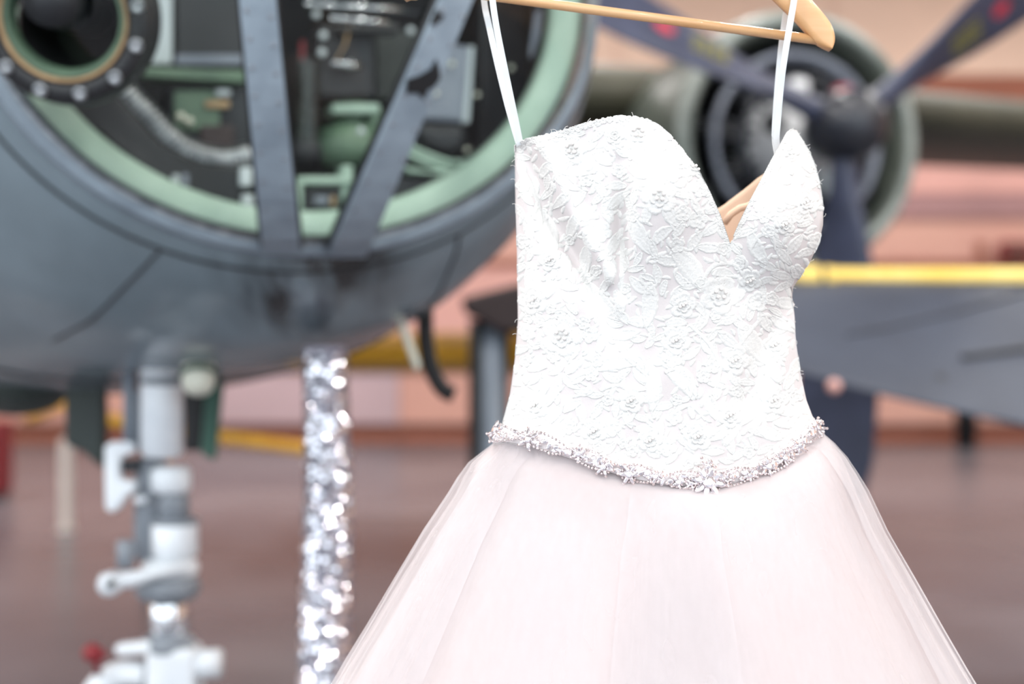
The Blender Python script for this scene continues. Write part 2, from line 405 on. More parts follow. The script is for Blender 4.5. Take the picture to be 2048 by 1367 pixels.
# screws on the posts
sg = Geo().lathe((0, 0, 0), Vector((0, 0, 1)), [(.0045, 0), (.0045, .001), (.003, .002)], 10, False, True)
screw_o = sg.build('screw', M['strut_grey'], posts[0], origin=(0, 0, 0)); screw_me = screw_o.data; bpy.data.objects.remove(screw_o)
for po, (l0, l1, r0, r1) in zip(posts, ((480, 527, 552, 600), (872, 657, 935, 732))):
    for y in range(20, 480, 55):
        f = y / 490
        for u in (.18, .82):
            a = l0 + (l1 - l0) * f; b_ = r0 + (r1 - r0) * f
            p, n = dome(a + (b_ - a) * u, y + (12 if u > .5 else 0))
            inst('screw', screw_me, mat_frame(p + n * .0165, n), po)
# black tape patches on a post
def patch(pts):
    fr = [];
    for x, y in pts:
        p, n = dome(x, y); fr.append(p + n * .0185)
    n = dome(*pts[0])[1]
    return Geo().prism(fr, n * .003).build('tape_patch', M['black'], posts[1], smooth=False)
patch([(806, 152), (826, 146), (852, 132), (862, 112), (868, 130), (870, 150), (858, 166), (846, 172), (838, 190), (826, 178), (804, 178)])
patch([(856, 30), (862, 16), (868, 26), (878, 28), (872, 38), (858, 48), (850, 46)])
# gun port ring
gp, gn = dome(132, 35)
gn = (Vector((0, 0, H)) - gp).normalized() * .8 + gn * .35; gn.normalize()
gp = gp + gn * .01
pm = (gp - Vector((0, 0, H))).length / F
R0 = 158 * pm; R1 = 120 * pm
gun = Geo().lathe(gp, gn, [(R1, -.05), (R1, .012), (R1 + .004, .018), (R0 - .006, .018), (R0, .010), (R0 + .01, -.05)], 56).build('gun_port_ring', M['black'], plane)
Geo().lathe(gp, gn, [(R1 - .002, .0), (R1 - .001, .016), (R1 - .004, .02), (R1 - .008, .014), (R1 - .008, -.02)], 48).build('gasket', M['tan'], gun)
Geo().lathe(gp, gn, [(R1 - .007, .004), (R1 - .009, .012), (R1 - .016, .010), (R1 - .022, -.03)], 48).build('inner_lip', M['zinc_dark'], gun)
bo = Geo().lathe((0, 0, 0), UP, [(.0125, 0), (.0125, .004), (.010, .007), (.0055, .0075), (.0045, .005)], 14, False, True).build('bolt', M['alum'], gun, origin=(0, 0, 0)); bme = bo.data; bpy.data.objects.remove(bo)
x_, y_, z_ = frame_of(gn)
for k in range(12):
    a = 2 * PI * k / 12 + .18
    inst('bolt', bme, mat_frame(gp + (x_ * math.cos(a) + y_ * math.sin(a)) * ((R0 + R1) / 2) + gn * .018, gn), gun)
# pleated canvas gun boot
prof = []
for k in range(26):
    t = k / 25
    prof.append((R1 * (.86 - .42 * t) + (.006 if k % 2 else -.004), -.03 + .15 * t * 0 - .20 * t))
boot = Geo().lathe(gp, (gn + Vector((-.15, 0, .18))).normalized(), prof, 40, False, True).build('gun_boot', M['rubber'], gun)
Geo().tube([gp - gn * .25, gp + gn * .02 + UP * .03 - RT * .02], .045, 18).build('gun_barrel', M['engine_dark'], gun)

# things fitted inside the nose
def slab(name, pts, s, th, mat, parent=plane, bev=.004):
    o = Geo().prism([rayplane(x, y, s) for x, y in pts], AX * th).build(name, mat, parent, smooth=False)
    if bev: bevel(o, bev, 2)
    return o
def rect(x0, y0, x1, y1): return [(x0, y1), (x1, y1), (x1, y0), (x0, y0)]
slab('ammunition_box', [(128, 190), (170, 172), (212, 168), (262, 224), (320, 286), (392, 326), (486, 336), (500, 418), (420, 408), (340, 372), (262, 318), (205, 268), (150, 232)], .06, .12, M['black'])
slab('clamp', rect(345, 348, 360, 378), .045, .03, M['panel_light']); slab('clamp', rect(365, 346, 378, 374), .045, .03, M['panel_grey'])
slab('clamp', rect(480, 334, 505, 372), .045, .03, M['panel_light']); slab('clamp', rect(484, 388, 508, 418), .045, .03, M['panel_light'])
slab('floor_plate', [(120, 230), (160, 250), (260, 330), (360, 388), (500, 424), (500, 440), (330, 410), (200, 330), (120, 260)], .2, .04, M['zinc_dark'])
chute = []
cl = smooth_line([rayplane(x, y, .10) for x, y in ((214, 152), (250, 190), (300, 240), (345, 285), (400, 315), (450, 322), (500, 312))], 5)
feed = Geo().tube(cl, .020, 10).build('ammunition_feed', M['engine'], plane)
for i in range(1, len(cl) - 1):
    d = cl[i + 1] - cl[i - 1]
    Geo().lathe(cl[i], d, [(.018, -.006), (.029, -.004), (.029, .004), (.018, .006)], 12).build('feed_link', M['alum'], feed)
slab('side_window', rect(262, -60, 345, 128), .22, .02, M['panel_light'])
slab('window_strip', rect(286, -60, 300, 60), .21, .012, M['zinc_dark'])
slab('side_window', rect(352, -60, 486, 112), .24, .03, M['black'])
slab('window_sill', rect(352, 108, 486, 130), .22, .05, M['panel_grey'])
slab('cabin_beam', [(240, 150), (490, 166), (490, 140), (240, 132)], .16, .06, M['zinc_dark'])
slab('radio_box', rect(338, 172, 500, 300), .2, .2, M['engine_dark'])
slab('radio_face', rect(348, 180, 440, 262), .185, .02, M['zinc_dark']); slab('radio_face', rect(400, 250, 470, 296), .18, .02, M['dark_brown'])
slab('radio_label', rect(432, 178, 462, 192), .175, .01, M['panel_light']); slab('radio_label', rect(410, 200, 460, 216), .175, .01, M['tan'])
for x, y in ((361, 234), (378, 243)):
    Geo().lathe(rayplane(x, y, .17), -AX, [(.009, 0), (.008, .008), (.004, .012)], 14, False, True).build('glint_dot', M['cream'], plane)  # cream dots standing in for two glints on the radio box
# bomb sight between the posts
sight = slab('bomb_sight', rect(636, 48, 752, 196), .14, .16, M['engine_dark'], plane, .01)
Geo().lathe(rayplane(700, 196, .2), UP, [(.02, 0), (.055, .002), (.058, .06), (.05, .07)], 24, True, True).build('sight_collar', M['black'], sight)
for x0, y0, x1, y1 in ((610, 8, 846, 22), (660, 36, 800, 48), (664, 126, 726, 133)):
    Geo().tube([rayplane(x0, y0, .11), rayplane(x1, y1, .11)], .0065, 10).build('sight_rail', M['steel'], sight)
for x, y in ((646, 72), (643, 106), (700, 130), (775, 50), (820, 62), (712, 44), (632, 30)):
    Geo().lathe(rayplane(x, y, .12), -AX, [(.008, 0), (.008, .006), (.004, .009)], 12, False, True).build('sight_bolt', M['panel_light'], sight)
slab('sight_head', rect(676, 50, 800, 64), .10, .05, M['black'], sight); slab('sight_box', rect(752, 60, 850, 200), .24, .16, M['interior'], sight)
Geo().tube([rayplane(700, 48, .11), rayplane(690, 90, .1), rayplane(672, 122, .105)], .002, 6).build('sight_cable', M['tan'], sight)
ped = Geo().lathe(rayplane(702, 330, .2), UP, [(.03, -.02), (.075, 0), (.085, .035), (.06, .075), (.03, .085), (.045, .105), (.05, .125), (.03, .13)], 28, True, True).build('sight_pedestal', M['zinc_dark'], plane)
slab('pedestal_plate', rect(666, 207, 760, 226), .14, .07, M['zinc'], ped)
slab('pedestal_bracket', [(736, 226), (758, 208), (770, 240), (746, 262)], .15, .03, M['zinc_dark'], ped)
Geo().lathe(rayplane(722, 262, .1), -AX, [(.008, 0), (.006, .006)], 10, False, True).build('bolt', M['panel_light'], ped)
Geo().lathe(rayplane(615, 285, .16), UP, [(.032, 0), (.032, .17)], 24, False, False).build('glass_cylinder', M['clear'], plane)
Geo().lathe(rayplane(612, 300, .18), UP, [(.03, -.03), (.036, 0), (.03, .02)], 20, True, True).build('cylinder_base', M['engine_dark'], plane)
slab('red_lever', rect(602, 80, 610, 120), .16, .02, M['red'])
fr = slab('chin_frame', rect(590, 352, 706, 368), .05, .06, M['zinc'])
slab('frame_upright', rect(592, 352, 606, 470), .05, .05, M['zinc'], fr); slab('frame_upright', rect(684, 330, 706, 420), .06, .05, M['zinc'], fr)
slab('frame_foot', rect(590, 422, 706, 474), .045, .06, M['zinc'], fr)
dp = slab('data_plate', rect(610, 372, 684, 418), .07, .02, M['engine_dark']); slab('plate_print', rect(630, 392, 658, 408), .066, .01, M['panel_grey'], dp); slab('plate_print', rect(662, 390, 672, 412), .066, .01, M['tan'], dp)
# equipment at the other side of the nose
eb = slab('equipment_box', [(842, 240), (938, 246), (948, 92), (880, 82)], .16, .2, M['panel_grey'], plane, .012)
slab('box_edge', [(926, 246), (940, 246), (950, 92), (940, 90)], .15, .03, M['panel_light'], eb)
for x, y in ((903, 128), (870, 187), (954, 190), (1022, 136), (934, 300)):
    Geo().lathe(rayplane(x, y, .14), -AX, [(.006, 0), (.005, .006)], 10, False, True).build('rivet', M['cream'], eb)
slab('rounded_housing', [(838, 244), (940, 250), (938, 300), (910, 312), (870, 304), (842, 286)], .14, .16, M['engine_dark'], plane, .02)
for k, off in enumerate((0, 16)):
    Geo().tube(smooth_line([rayplane(x, y + off, .12) for x, y in ((800, 282), (850, 308), (910, 326), (965, 320))], 6), .007, 8).build('cable_loom', M['zinc'], plane)
slab('green_gusset', [(800, 330), (860, 342), (962, 328), (954, 366), (900, 352), (820, 346)], .1, .04, M['zinc'])
slab('lower_box', [(772, 352), (900, 360), (944, 380), (900, 408), (780, 420)], .12, .12, M['engine_dark'])
slab('side_panel', [(962, 0), (1050, -40), (1060, 180), (980, 300), (960, 300)], .3, .05, M['engine_dark'], plane, .01)
slab('reflection_strip', [(1072, 22), (1088, 14), (1082, 70), (1064, 118), (1060, 110)], .06, .01, M['panel_grey'])  # pale strip standing in for a light reflection

# belly fittings
def yslab(name, pts, Y, th, mat, parent, bev=.004):
    o = Geo().prism([P(x, y, Y) for x, y in pts], Vector((0, th, 0))).build(name, mat, parent, smooth=False)
    if bev: bevel(o, bev, 2)
    return o
yslab('antenna_blade', [(797, 640), (808, 636), (840, 728), (838, 740), (828, 738), (800, 664)], 3.28, .02, M['cream'], plane, .006)
Geo().tube(smooth_line([P(x, y, 3.45) for x, y in ((850, 620), (852, 680), (862, 735), (884, 776), (908, 790))], 6), .020, 12).build('drain_hose', M['rubber'], plane)
yslab('bay_door_and_gap', [(128, 730), (206, 730), (208, 900), (202, 938), (166, 905), (128, 888)], 3.75, .05, M['gear_door'], plane, .01)
yslab('bay_door_and_gap', [(412, 735), (447, 735), (428, 922), (400, 906)], 3.7, .04, M['gear_green'], plane, .008)
yslab('bay_door_and_gap', [(362, 735), (414, 735), (402, 902), (368, 902)], 3.78, .03, M['black'], plane, .008)  # no door: black sheet painting in the dark gap beside the green door
g = Geo()
rg = []
for i in range(9):
    a = PI * i / 8
    rg.append([P(30 + 120 * math.cos(t) * math.sin(a * .98 + .01), 762 + 70 * math.sin(t) * math.sin(a * .98 + .01), 3.95 - .25 * math.cos(a)) for t in [2 * PI * k / 24 for k in range(24)]])
g.loft(rg, True, True, True).build('belly_fairing', M['gear_door'], plane)
# landing lamp
LC = P(397, 752, 3.2)
lampd = Geo().lathe(LC, Vector((.12, -.5, -.85)).normalized(), [(.03, -.09), (.036, -.06), (.038, 0), (.036, .022), (.028, .036), (.012, .043)], 28, False, True).build('landing_lamp', M['cream'], plane)
Geo().lathe(LC, Vector((.12, -.5, -.85)).normalized(), [(.0385, -.012), (.042, -.008), (.042, 0), (.0385, .004)], 28).build('lamp_bezel', M['zinc_dark'], lampd)
# nose gear leg
YG = 3.3; pg = YG / F
gear = Geo()
def vcyl(name, x, y0, y1, w, mat, parent, n=28, Y=YG, bev=.12):
    c0 = P(x, y1, Y); h = (y1 - y0) * Y / F; r = w * Y / F / 2; b_ = min(r * bev * 2, h * .25)
    return Geo().lathe(c0, UP, [(r - b_, 0), (r, b_), (r, h - b_), (r - b_, h)], n, True, True).build(name, mat, parent)
leg = vcyl('nose_gear_leg', 324, 690, 915, 84, M['strut_white'], plane)
vcyl('collar', 326, 752, 770, 92, M['strut_grey'], leg); vcyl('collar', 326, 728, 738, 90, M['strut_grey'], leg)
vcyl('actuator_tube', 258, 740, 892, 22, M['grey_post'], leg, Y=3.34); vcyl('actuator_rod', 276, 780, 900, 14, M['strut_grey'], leg, Y=3.32)
yslab('tow_bracket', [(207, 892), (222, 883), (262, 884), (269, 898), (262, 908), (243, 912), (238, 924), (238, 955), (248, 962), (270, 962), (272, 978), (252, 992), (236, 1018), (222, 1026), (209, 1018)], 3.26, .035, M['strut_white'], leg, .008)
yslab('bracket_lug', [(240, 920), (275, 918), (275, 944), (244, 946)], 3.28, .03, M['engine_dark'], leg)
vcyl('gear_barrel', 300, 915, 1118, 64, M['strut_grey'], leg, Y=3.34); vcyl('upper_sleeve', 342, 932, 986, 80, M['strut_white'], leg)
vcyl('neck_sleeve', 348, 984, 1042, 62, M['strut_grey'], leg); vcyl('lower_sleeve', 350, 1038, 1118, 92, M['strut_white'], leg)
vcyl('sleeve_ring', 350, 1036, 1046, 96, M['strut_grey'], leg); vcyl('side_nut', 282, 992, 1006, 26, M['strut_white'], leg, Y=3.27)
vcyl('grease_cup', 250, 1080, 1136, 34, M['strut_grey'], leg, Y=3.25)
vcyl('swivel_disc', 335, 1150, 1196, 128, M['strut_grey'], leg); vcyl('swivel_disc', 340, 1118, 1152, 112, M['strut_white'], leg)
arm = Geo().tube([P(205, 1166, 3.2), P(262, 1158, 3.2), P(300, 1148, 3.22), P(372, 1130, 3.24)], [.022, .018, .014, .016], 14).build('steering_arm', M['strut_white'], leg)
Geo().lathe(P(222, 1166, 3.19), Vector((0, -1, 0)), [(.026, -.02), (.026, .02), (.012, .026)], 20, True, True).build('arm_eye', M['strut_white'], arm)
Geo().lathe(P(222, 1166, 3.16), Vector((0, -1, 0)), [(.009, -.01), (.009, .01)], 12, True, True).build('arm_pin', M['engine_dark'], arm)
vcyl('chrome_piston', 338, 1194, 1276, 76, M['chrome'], leg); vcyl('fork_collar', 336, 1270, 1306, 108, M['strut_grey'], leg)
yslab('clamp_lever', [(228, 1290), (300, 1282), (300, 1308), (236, 1314), (226, 1304)], 3.24, .04, M['strut_white'], leg, .01)
yslab('fork_block', [(290, 1300), (386, 1300), (392, 1440), (288, 1440)], 3.24, .11, M['strut_white'], leg, .012)
Geo().tube([P(386, 1328, 3.28), P(442, 1326, 3.28)], .034, 20).build('axle_stub', M['strut_white'], leg)
Geo().tube(smooth_line([P(292, 1348, 3.3), P(240, 1348, 3.3), P(196, 1378, 3.3), P(176, 1440, 3.3), P(176, 1560, 3.3)], 5), .032, 16).build('fork_arm', M['strut_white'], leg)
kn = Geo().lathe(P(188, 1306, 3.22), Vector((-.6, -.6, .3)), [(.01, -.03), (.018, -.01), (.022, .01), (.014, .022)], 16, True, True).build('red_knob', M['red'], leg)
Geo().tube([P(192, 1312, 3.22), P(196, 1345, 3.26)], .009, 10).build('knob_stem', M['red'], leg)
wc = Vector((P(300, 1400, 3.3).x, 3.32, .30))
whl = Geo().lathe(wc, RT, [(.12, -.07), (.22, -.085), (.275, -.075), (.298, -.04), (.3, 0), (.298, .04), (.275, .075), (.22, .085), (.12, .07)], 40, True, True).build('nose_wheel', M['rubber'], leg)
Geo().lathe(wc, RT, [(.13, -.09), (.15, -.085), (.15, .085), (.13, .09)], 28, True, True).build('wheel_rim', M['strut_grey'], whl)

# engine, propeller and wing
EPS = math.radians(13)
EA = Vector((-math.sin(EPS), math.cos(EPS), 0)); ER = Vector((math.cos(EPS), math.sin(EPS), 0))
HC = P(1692, 252, 6.85); CC = HC + EA * .52
FW = -EA
cowl = Geo().lathe(CC, FW, [(.54, -.35), (.56, -.12), (.585, -.02), (.605, .012), (.63, .02), (.66, .0), (.685, -.06), (.695, -.2), (.69, -.55), (.67, -1.0), (.665, -1.05)], 64).build('engine_cowl', M['cowl'], plane)
Geo().lathe(CC, FW, [(.455, -.09), (.475, -.05), (.465, -.02), (.435, -.04), (.43, -.09)], 56).build('cowl_baffle', M['panel_grey'], cowl)
Geo().lathe(CC, FW, [(.598, .004), (.618, .022), (.64, .021), (.662, .003), (.672, -.02)], 64).build('cowl_lip', M['cowl_lip'], cowl)  # ring that carries the painted highlight of the lip
Geo().lathe(CC, FW, [(.6, -.45), (.58, -.46)], 48, False, True).build('firewall', M['black'], cowl)
Geo().lathe(CC, FW, [(.68, -1.0), (.66, -1.8), (.58, -3.0), (.4, -4.4), (.1, -5.2)], 40, False, True).build('nacelle', M['olive'], plane)
eng = Geo().lathe(CC, FW, [(.26, -.45), (.26, -.12), (.235, -.02), (.20, .05), (.18, .16), (.14, .22), (.13, .30)], 40, False, True).build('crankcase', M['engine'], plane)
for k in range(9):
    a = 2 * PI * k / 9 + .2
    d = ER * math.cos(a) + UP * math.sin(a)
    pr = []
    for j in range(12):
        h = .22 + .30 * j / 11; pr += [(.088 if j % 2 else .072, h)]
    c = Geo().lathe(CC - FW * .24, d, pr, 18, True, True).build('engine_cylinder', M['engine_dark'], eng)
    Geo().lathe(CC - FW * .14 , d, [(.05, .44), (.06, .49), (.05, .53)], 14, True, True).build('rocker_box', M['engine'] if k % 3 == 0 else M['engine_dark'], c)
    t = d.cross(FW)
    for q in (-.035, .035):
        Geo().tube([CC - FW * .03 + d * .2 + t * q * .6, CC - FW * .10 + d * .46 + t * q * 1.4], .011, 8).build('pushrod_tube', M['hub'], c)
for a, ln, mm in ((.75, .16, 'engine'), (1.9, .18, 'engine'), (4.4, .17, 'engine'), (5.1, .2, 'panel_light'), (2.8, .13, 'engine_dark')):
    d = ER * math.cos(a) + UP * math.sin(a)
    Geo().lathe(CC + FW * .08 + d * .12, (d + FW * .5).normalized(), [(.045, 0), (.045, ln * .6), (.06, ln * .65), (.06, ln), (.03, ln + .02)], 16, False, True).build('gearcase_fitting', M[mm], eng)
Geo().tube(smooth_line([CC + FW * .04 + ER * (.33 * math.cos(a)) + UP * (.33 * math.sin(a)) for a in [k * PI / 16 for k in range(33)]], 2), .016, 8).build('ignition_ring', M['hub'], eng)
prop = Geo().lathe(HC, FW, [(.10, -.30), (.13, -.24), (.15, -.16), (.17, -.10), (.178, 0), (.172, .08), (.15, .15), (.10, .20), (.05, .222)], 40, True, True).build('propeller_hub', M['hub'], plane)
Geo().lathe(HC + FW * .0, (UP * .98 + ER * -.1), [(.045, .168), (.05, .180), (.03, .19)], 14, True, True).build('hub_cap', M['red_mark'], prop)
def blade(ang):
    d = (ER * math.cos(ang) + UP * math.sin(ang)).normalized(); t = d.cross(FW).normalized()
    tab_c = [(.12, .13), (.3, .15), (.5, .25), (.8, .35), (1.2, .39), (1.6, .36), (1.8, .27), (1.9, .1), (1.93, .02)]
    tab_t = [(.12, .13), (.3, .11), (.5, .075), (.8, .05), (1.2, .035), (1.93, .012)]
    tab_b = [(.12, 62), (.5, 52), (1.0, 36), (1.93, 22)]
    rings = []
    fr = lambda r: (math.radians(interp(tab_b, r)))
    for k in range(34):
        r = .12 + 1.81 * k / 33
        b_ = fr(r); cd = t * math.cos(b_) + FW * math.sin(b_) * -1; nd = FW * math.cos(b_) + t * math.sin(b_)
        c, th = interp(tab_c, r), interp(tab_t, r)
        rings.append([HC + d * r + cd * (c / 2 * math.cos(u)) + nd * (th / 2 * math.sin(u)) for u in [2 * PI * j / 20 for j in range(20)]])
    bl = Geo().loft(rings, True, True, True).build('propeller_blade', M['blade'], prop)
    def mark(name, r, off, w, h, mat, disc=False):
        b_ = fr(r); cd = t * math.cos(b_) - FW * math.sin(b_); nd = FW * math.cos(b_) + t * math.sin(b_)
        c0 = HC + d * r + cd * off + nd * (interp(tab_t, r) / 2 * math.sqrt(max(.05, 1 - (2 * off / interp(tab_c, r)) ** 2)) + .001)
        N = 20 if disc else 4
        pts = [c0 + d * (w / 2 * math.cos(2 * PI * k / N)) + cd * (h / 2 * math.sin(2 * PI * k / N)) for k in range(N)] if disc else [c0 + d * (sx * w / 2) + cd * (sy * h / 2) for sx, sy in ((-1, -1), (1, -1), (1, 1), (-1, 1))]
        Geo().prism(pts, nd * .003).build(name, mat, bl, smooth=False)
    mark('red_emblem', 1.02, .0, .11, .075, M['red_mark'], True)
    for k in range(4):
        for j in range(3):
            mark('stencil_mark', .70 + .05 * k, -.045 + .045 * j, .036, .02, M['yellow_mark'])
for deg in (37, 156, 268): blade(math.radians(deg))
W0 = CC + AX * 1.0; W0.z = 2.86
def foil(c, ch, th, n=28):
    out = []
    for i in range(n):
        a = 2 * PI * i / n; x = (1 - math.cos(a)) / 2
        out.append(c + AX * (ch * x) + UP * (th / 2 * math.copysign(abs(math.sin(a)) ** .8, math.sin(a)) * (1 - .75 * x) * 1.2))
    return out
Geo().loft([foil(W0 + RT * u + UP * dz - AX * sw, ch, th) for u, dz, sw, ch, th in ((-3.0, -.05, .1, 3.0, .62), (-1.5, .0, .05, 2.8, .56), (0, .04, 0, 2.6, .5), (1.5, .04, 0, 2.4, .42), (5, .0, 0, 2.0, .34), (8.2, -.05, -.2, 1.3, .2))], True, True, True).build('wing', M['olive'], plane)
# main leg below the nacelle
ml = Geo().tube([CC + AX * 1.1 - UP * .5, Vector(((CC + AX * 1.1).x, (CC + AX * 1.1).y, .5))], .07, 18).build('main_gear_leg', M['grey_post'], plane)
mw = Vector(((CC + AX * 1.1).x, (CC + AX * 1.1).y, .56))
w2 = Geo().lathe(mw, RT, [(.25, -.12), (.45, -.15), (.54, -.1), (.56, 0), (.54, .1), (.45, .15), (.25, .12)], 40, True, True).build('main_wheel', M['rubber'], ml)
Geo().lathe(mw, RT, [(.24, -.15), (.27, -.14), (.27, .14), (.24, .15)], 28, True, True).build('wheel_rim', M['strut_grey'], w2)

# ------------------------------------------------------------------ sequin column
SY = 3.02
sq_b = Vector((P(652, 0, SY).x, SY, 0)); ztop = P(650, 692, SY).z
colm = empty('sequin_column', sq_b, 'slim silver sequin wrapped column under the bomber nose', 'column')
def sqr(z): return .043 + .012 * max(0, (ztop - z)) / .9
def sqx(z): return sq_b.x + .004 * math.sin(z * 7)
Geo().loft([[Vector((sqx(z), SY, z)) + Vector((math.cos(a), math.sin(a), 0)) * sqr(z) for a in [2 * PI * k / 32 for k in range(32)]] for z in [ztop * k / 40 for k in range(41)]], True, True, True).build('cloth', M['sequin_cloth'], colm)
so = Geo().lathe((0, 0, 0), UP, [(.0062, 0), (.004, .0003), (.0008, .0002)], 8, False, True).build('sequin', M['sequin'], colm, smooth=False, origin=(0, 0, 0)); sme = so.data; bpy.data.objects.remove(so)
rs = random.Random(3); spots = []
z = 0.01
row = 0
while z < ztop - .008:
    n = int(2 * PI * sqr(z) / .0125)
    for k in range(n):
        a = 2 * PI * (k + .5 * (row % 2)) / n + rs.uniform(-.03, .03)
        out = Vector((math.cos(a), math.sin(a), 0))
        nn = (out + Vector((rs.gauss(0, .18), rs.gauss(0, .18), rs.gauss(.52, .18) if rs.random() < .26 else rs.gauss(0, .35)))).normalized()
        spots.append((Vector((sqx(z), SY, z + rs.uniform(-.002, .002))) + out * (sqr(z) + .004), nn, out))
    z += .0105; row += 1
vis = [s for s in spots if s[2].y < -.15 and s[0].z > .70]
rs.shuffle(vis)
vis = vis[:300]; vs = set(id(s) for s in vis)
for p, nn, out in vis: inst('sequin', sme, mat_frame(p, nn), colm)
g = Geo()
base_v = [Vector(v.co) for v in sme.vertices]; base_f = [tuple(p.vertices) for p in sme.polygons]
for s in spots:
    if id(s) in vs: continue
    Mx = mat_frame(s[0], s[1]); b0 = len(g.v)
    g.v += [Mx @ v for v in base_v]; g.f += [tuple(i + b0 for i in f) for f in base_f]
g.build('sequins', M['sequin'], colm, smooth=False, recalc=False, kind='stuff')

# ------------------------------------------------------------------ other things in the hangar
# wing with yellow leading edge on trestles
gw = empty('airplane_wing', (P(1900, 0, 5.7).x, 5.7, 0), 'blue-grey wing with pale yellow leading edge tube, behind the right of the dress', 'wing')
te = [(1440, 715), (1480, 718), (1600, 745), (1740, 785), (1900, 822), (2048, 852), (2500, 930)]
rings = []
for px in (1452, 1470, 1500, 1560, 1640, 1740, 1840, 1940, 2048, 2200, 2500):
    k = min(1, (px - 1440) / 60) ** .5
    A = P(px, 560, 6.0); B = P(px, interp(te, px), 5.25)
    mid = (A + B) / 2; A = mid + (A - mid) * k; B = mid + (B - mid) * k
    d = B - A; n = Vector((1, 0, 0)).cross(d).normalized()
    if n.y > 0: n = -n
    rings.append([A + d * ((1 - math.cos(t)) / 2) + n * (.05 * math.sin(t) * (1.2 - .9 * (1 - math.cos(t)) / 2)) for t in [2 * PI * j / 24 for j in range(24)]])
wg = Geo().loft(rings, True, True, True).build('wing_skin', M['wing_grey'], gw)
ytube = Geo().tube([P(x, 556, 5.98) for x in (1480, 1700, 1900, 2100, 2500)], .042, 20).build('leading_edge_tube', M['yellow'], gw)
Geo().tube([P(x, y, 5.96) for x, y in ((1590, 556), (1606, 557), (1630, 556), (1655, 556), (1672, 556))], [.044, .05, .053, .05, .044], 20).build('tube_sleeve', M['yellow'], gw)
Geo().tube([P(1638, 556, 5.96), P(1646, 556, 5.96)], .056, 20).build('tube_strap', M['black'], gw)
def wing_strip(x0, f0, x1, f1, w, mat, name):
    def pt(px, f):
        A = P(px, 560, 6.0); B = P(px, interp(te, px), 5.25); d = B - A; n = Vector((1, 0, 0)).cross(d).normalized()
        if n.y > 0: n = -n
        t = math.acos(1 - 2 * f)
        return A + d * f + n * (.05 * math.sin(t) * (1.2 - .9 * f) + .002)
    Geo().tube([pt(x0 + (x1 - x0) * k / 12, f0 + (f1 - f0) * k / 12) for k in range(13)], w, 6).build(name, mat, gw)
wing_strip(1690, .62, 2048, .15, .006, M['hub'], 'panel_seam'); wing_strip(1920, .66, 2200, .42, .014, M['black'], 'panel_slot')
Geo().lathe(P(1880, 762, 5.38), Vector((0, -1, .5)).normalized(), [(.03, -.02), (.03, .004), (.01, .008)], 14, False, True).build('fuel_cap', M['black'], gw)
Geo().lathe(P(1668, 772, 5.2), Vector((0, -1, 0)), [(.005, -.1), (.02, -.02), (.026, 0), (.02, .02), (.006, .028)], 16, True, True).build('tip_lamp', M['wall_pink'], gw)
for px in (1500, 2350):
    q = P(px, 700, 5.6)
    Geo().tube([Vector((q.x - .25, 5.6, 0)), Vector((q.x, 5.6, q.z)), ], .03, 10).build('trestle_leg', M['dark_brown'], gw)
    Geo().tube([Vector((q.x + .25, 5.6, 0)), Vector((q.x, 5.6, q.z)), ], .03, 10).build('trestle_leg', M['dark_brown'], gw)
# yellow wing far behind
yw = empty('airplane_wing', (P(800, 0, 10.3).x, 10.3, 0), 'deep yellow airplane wing seen below the bomber nose', 'wing')
rings = []
for px in (420, 440, 480, 560, 700, 900, 1100, 1300, 1480, 1520, 1540):
    k = min(1, min(px - 415, 1545 - px) / 60) ** .5
    c = P(px, 706, 10)
    rings.append([c + Vector((0, .8 - .8 * k * math.cos(t), .15 * k * math.sin(t) * (1 + .2 * math.cos(t)))) for t in [2 * PI * j / 28 for j in range(28)]])
Geo().loft(rings, True, True, True).build('wing_skin', M['yellow_deep'], yw)
for px in (650, 1260):
    Geo().tube([Vector((P(px, 0, 10.4).x, 10.8, 0)), Vector((P(px, 0, 10.4).x, 10.8, P(px, 706, 10).z))], .035, 12).build('wing_prop', M['dark_brown'], yw)
# grey jack post with dark saddle
jk = empty('jack_stand', (P(984, 0, 6).x, 6, 0), 'blue-grey jack post with dark saddle standing left of the dress', 'jack')
X = P(984, 0, 6).x
Geo().tube([(X, 6, .06), (X, 6, P(0, 640, 6).z)], .046, 20).build('post', M['grey_post'], jk)
Geo().tube([(X - .06, 6.03, .06), (X - .06, 6.03, P(0, 640, 6).z)], .04, 16).build('guide_rod', M['black'], jk)
Geo().tube([(X + .045, 6.03, .06), (X + .045, 6.03, P(0, 650, 6).z)], .03, 16).build('guide_rod', M['black'], jk)
Geo().lathe((X, 6, 0), UP, [(.3, 0), (.3, .03), (.12, .08), (.06, .12)], 28, True, True).build('base', M['dark_brown'], jk)
o = Geo().prism([P(x, y, 5.9) for x, y in ((920, 596), (1060, 560), (1150, 560), (1150, 668), (1000, 664), (960, 640), (930, 628))], Vector((0, .25, 0))).build('saddle', M['dark_brown'], jk, smooth=False); bevel(o, .02)
# yellow tow bar
tb = empty('tow_bar', (P(500, 0, 8).x, 8, 0), 'yellow tow bar with wheels behind the nose gear', 'tow bar')
Geo().tube([P(60, 836, 9.4), P(130, 806, 9.0), P(220, 838, 8.6), P(430, 872, 8.2), P(640, 900, 7.8)], .034, 12).build('bar', M['yellow_deep'], tb)
for px, py, Y in ((325, 855, 8.4), (645, 900, 7.8)):
    c = P(px, py, Y)
    lg = Geo().tube([c, Vector((c.x, c.y, .12))], .025, 10).build('leg', M['yellow_deep'], tb)
    Geo().lathe(Vector((c.x, c.y, .12)), Vector((0, 1, 0)), [(.05, -.03), (.1, -.035), (.12, 0), (.1, .035), (.05, .03)], 20, True, True).build('castor', M['rubber'], lg)
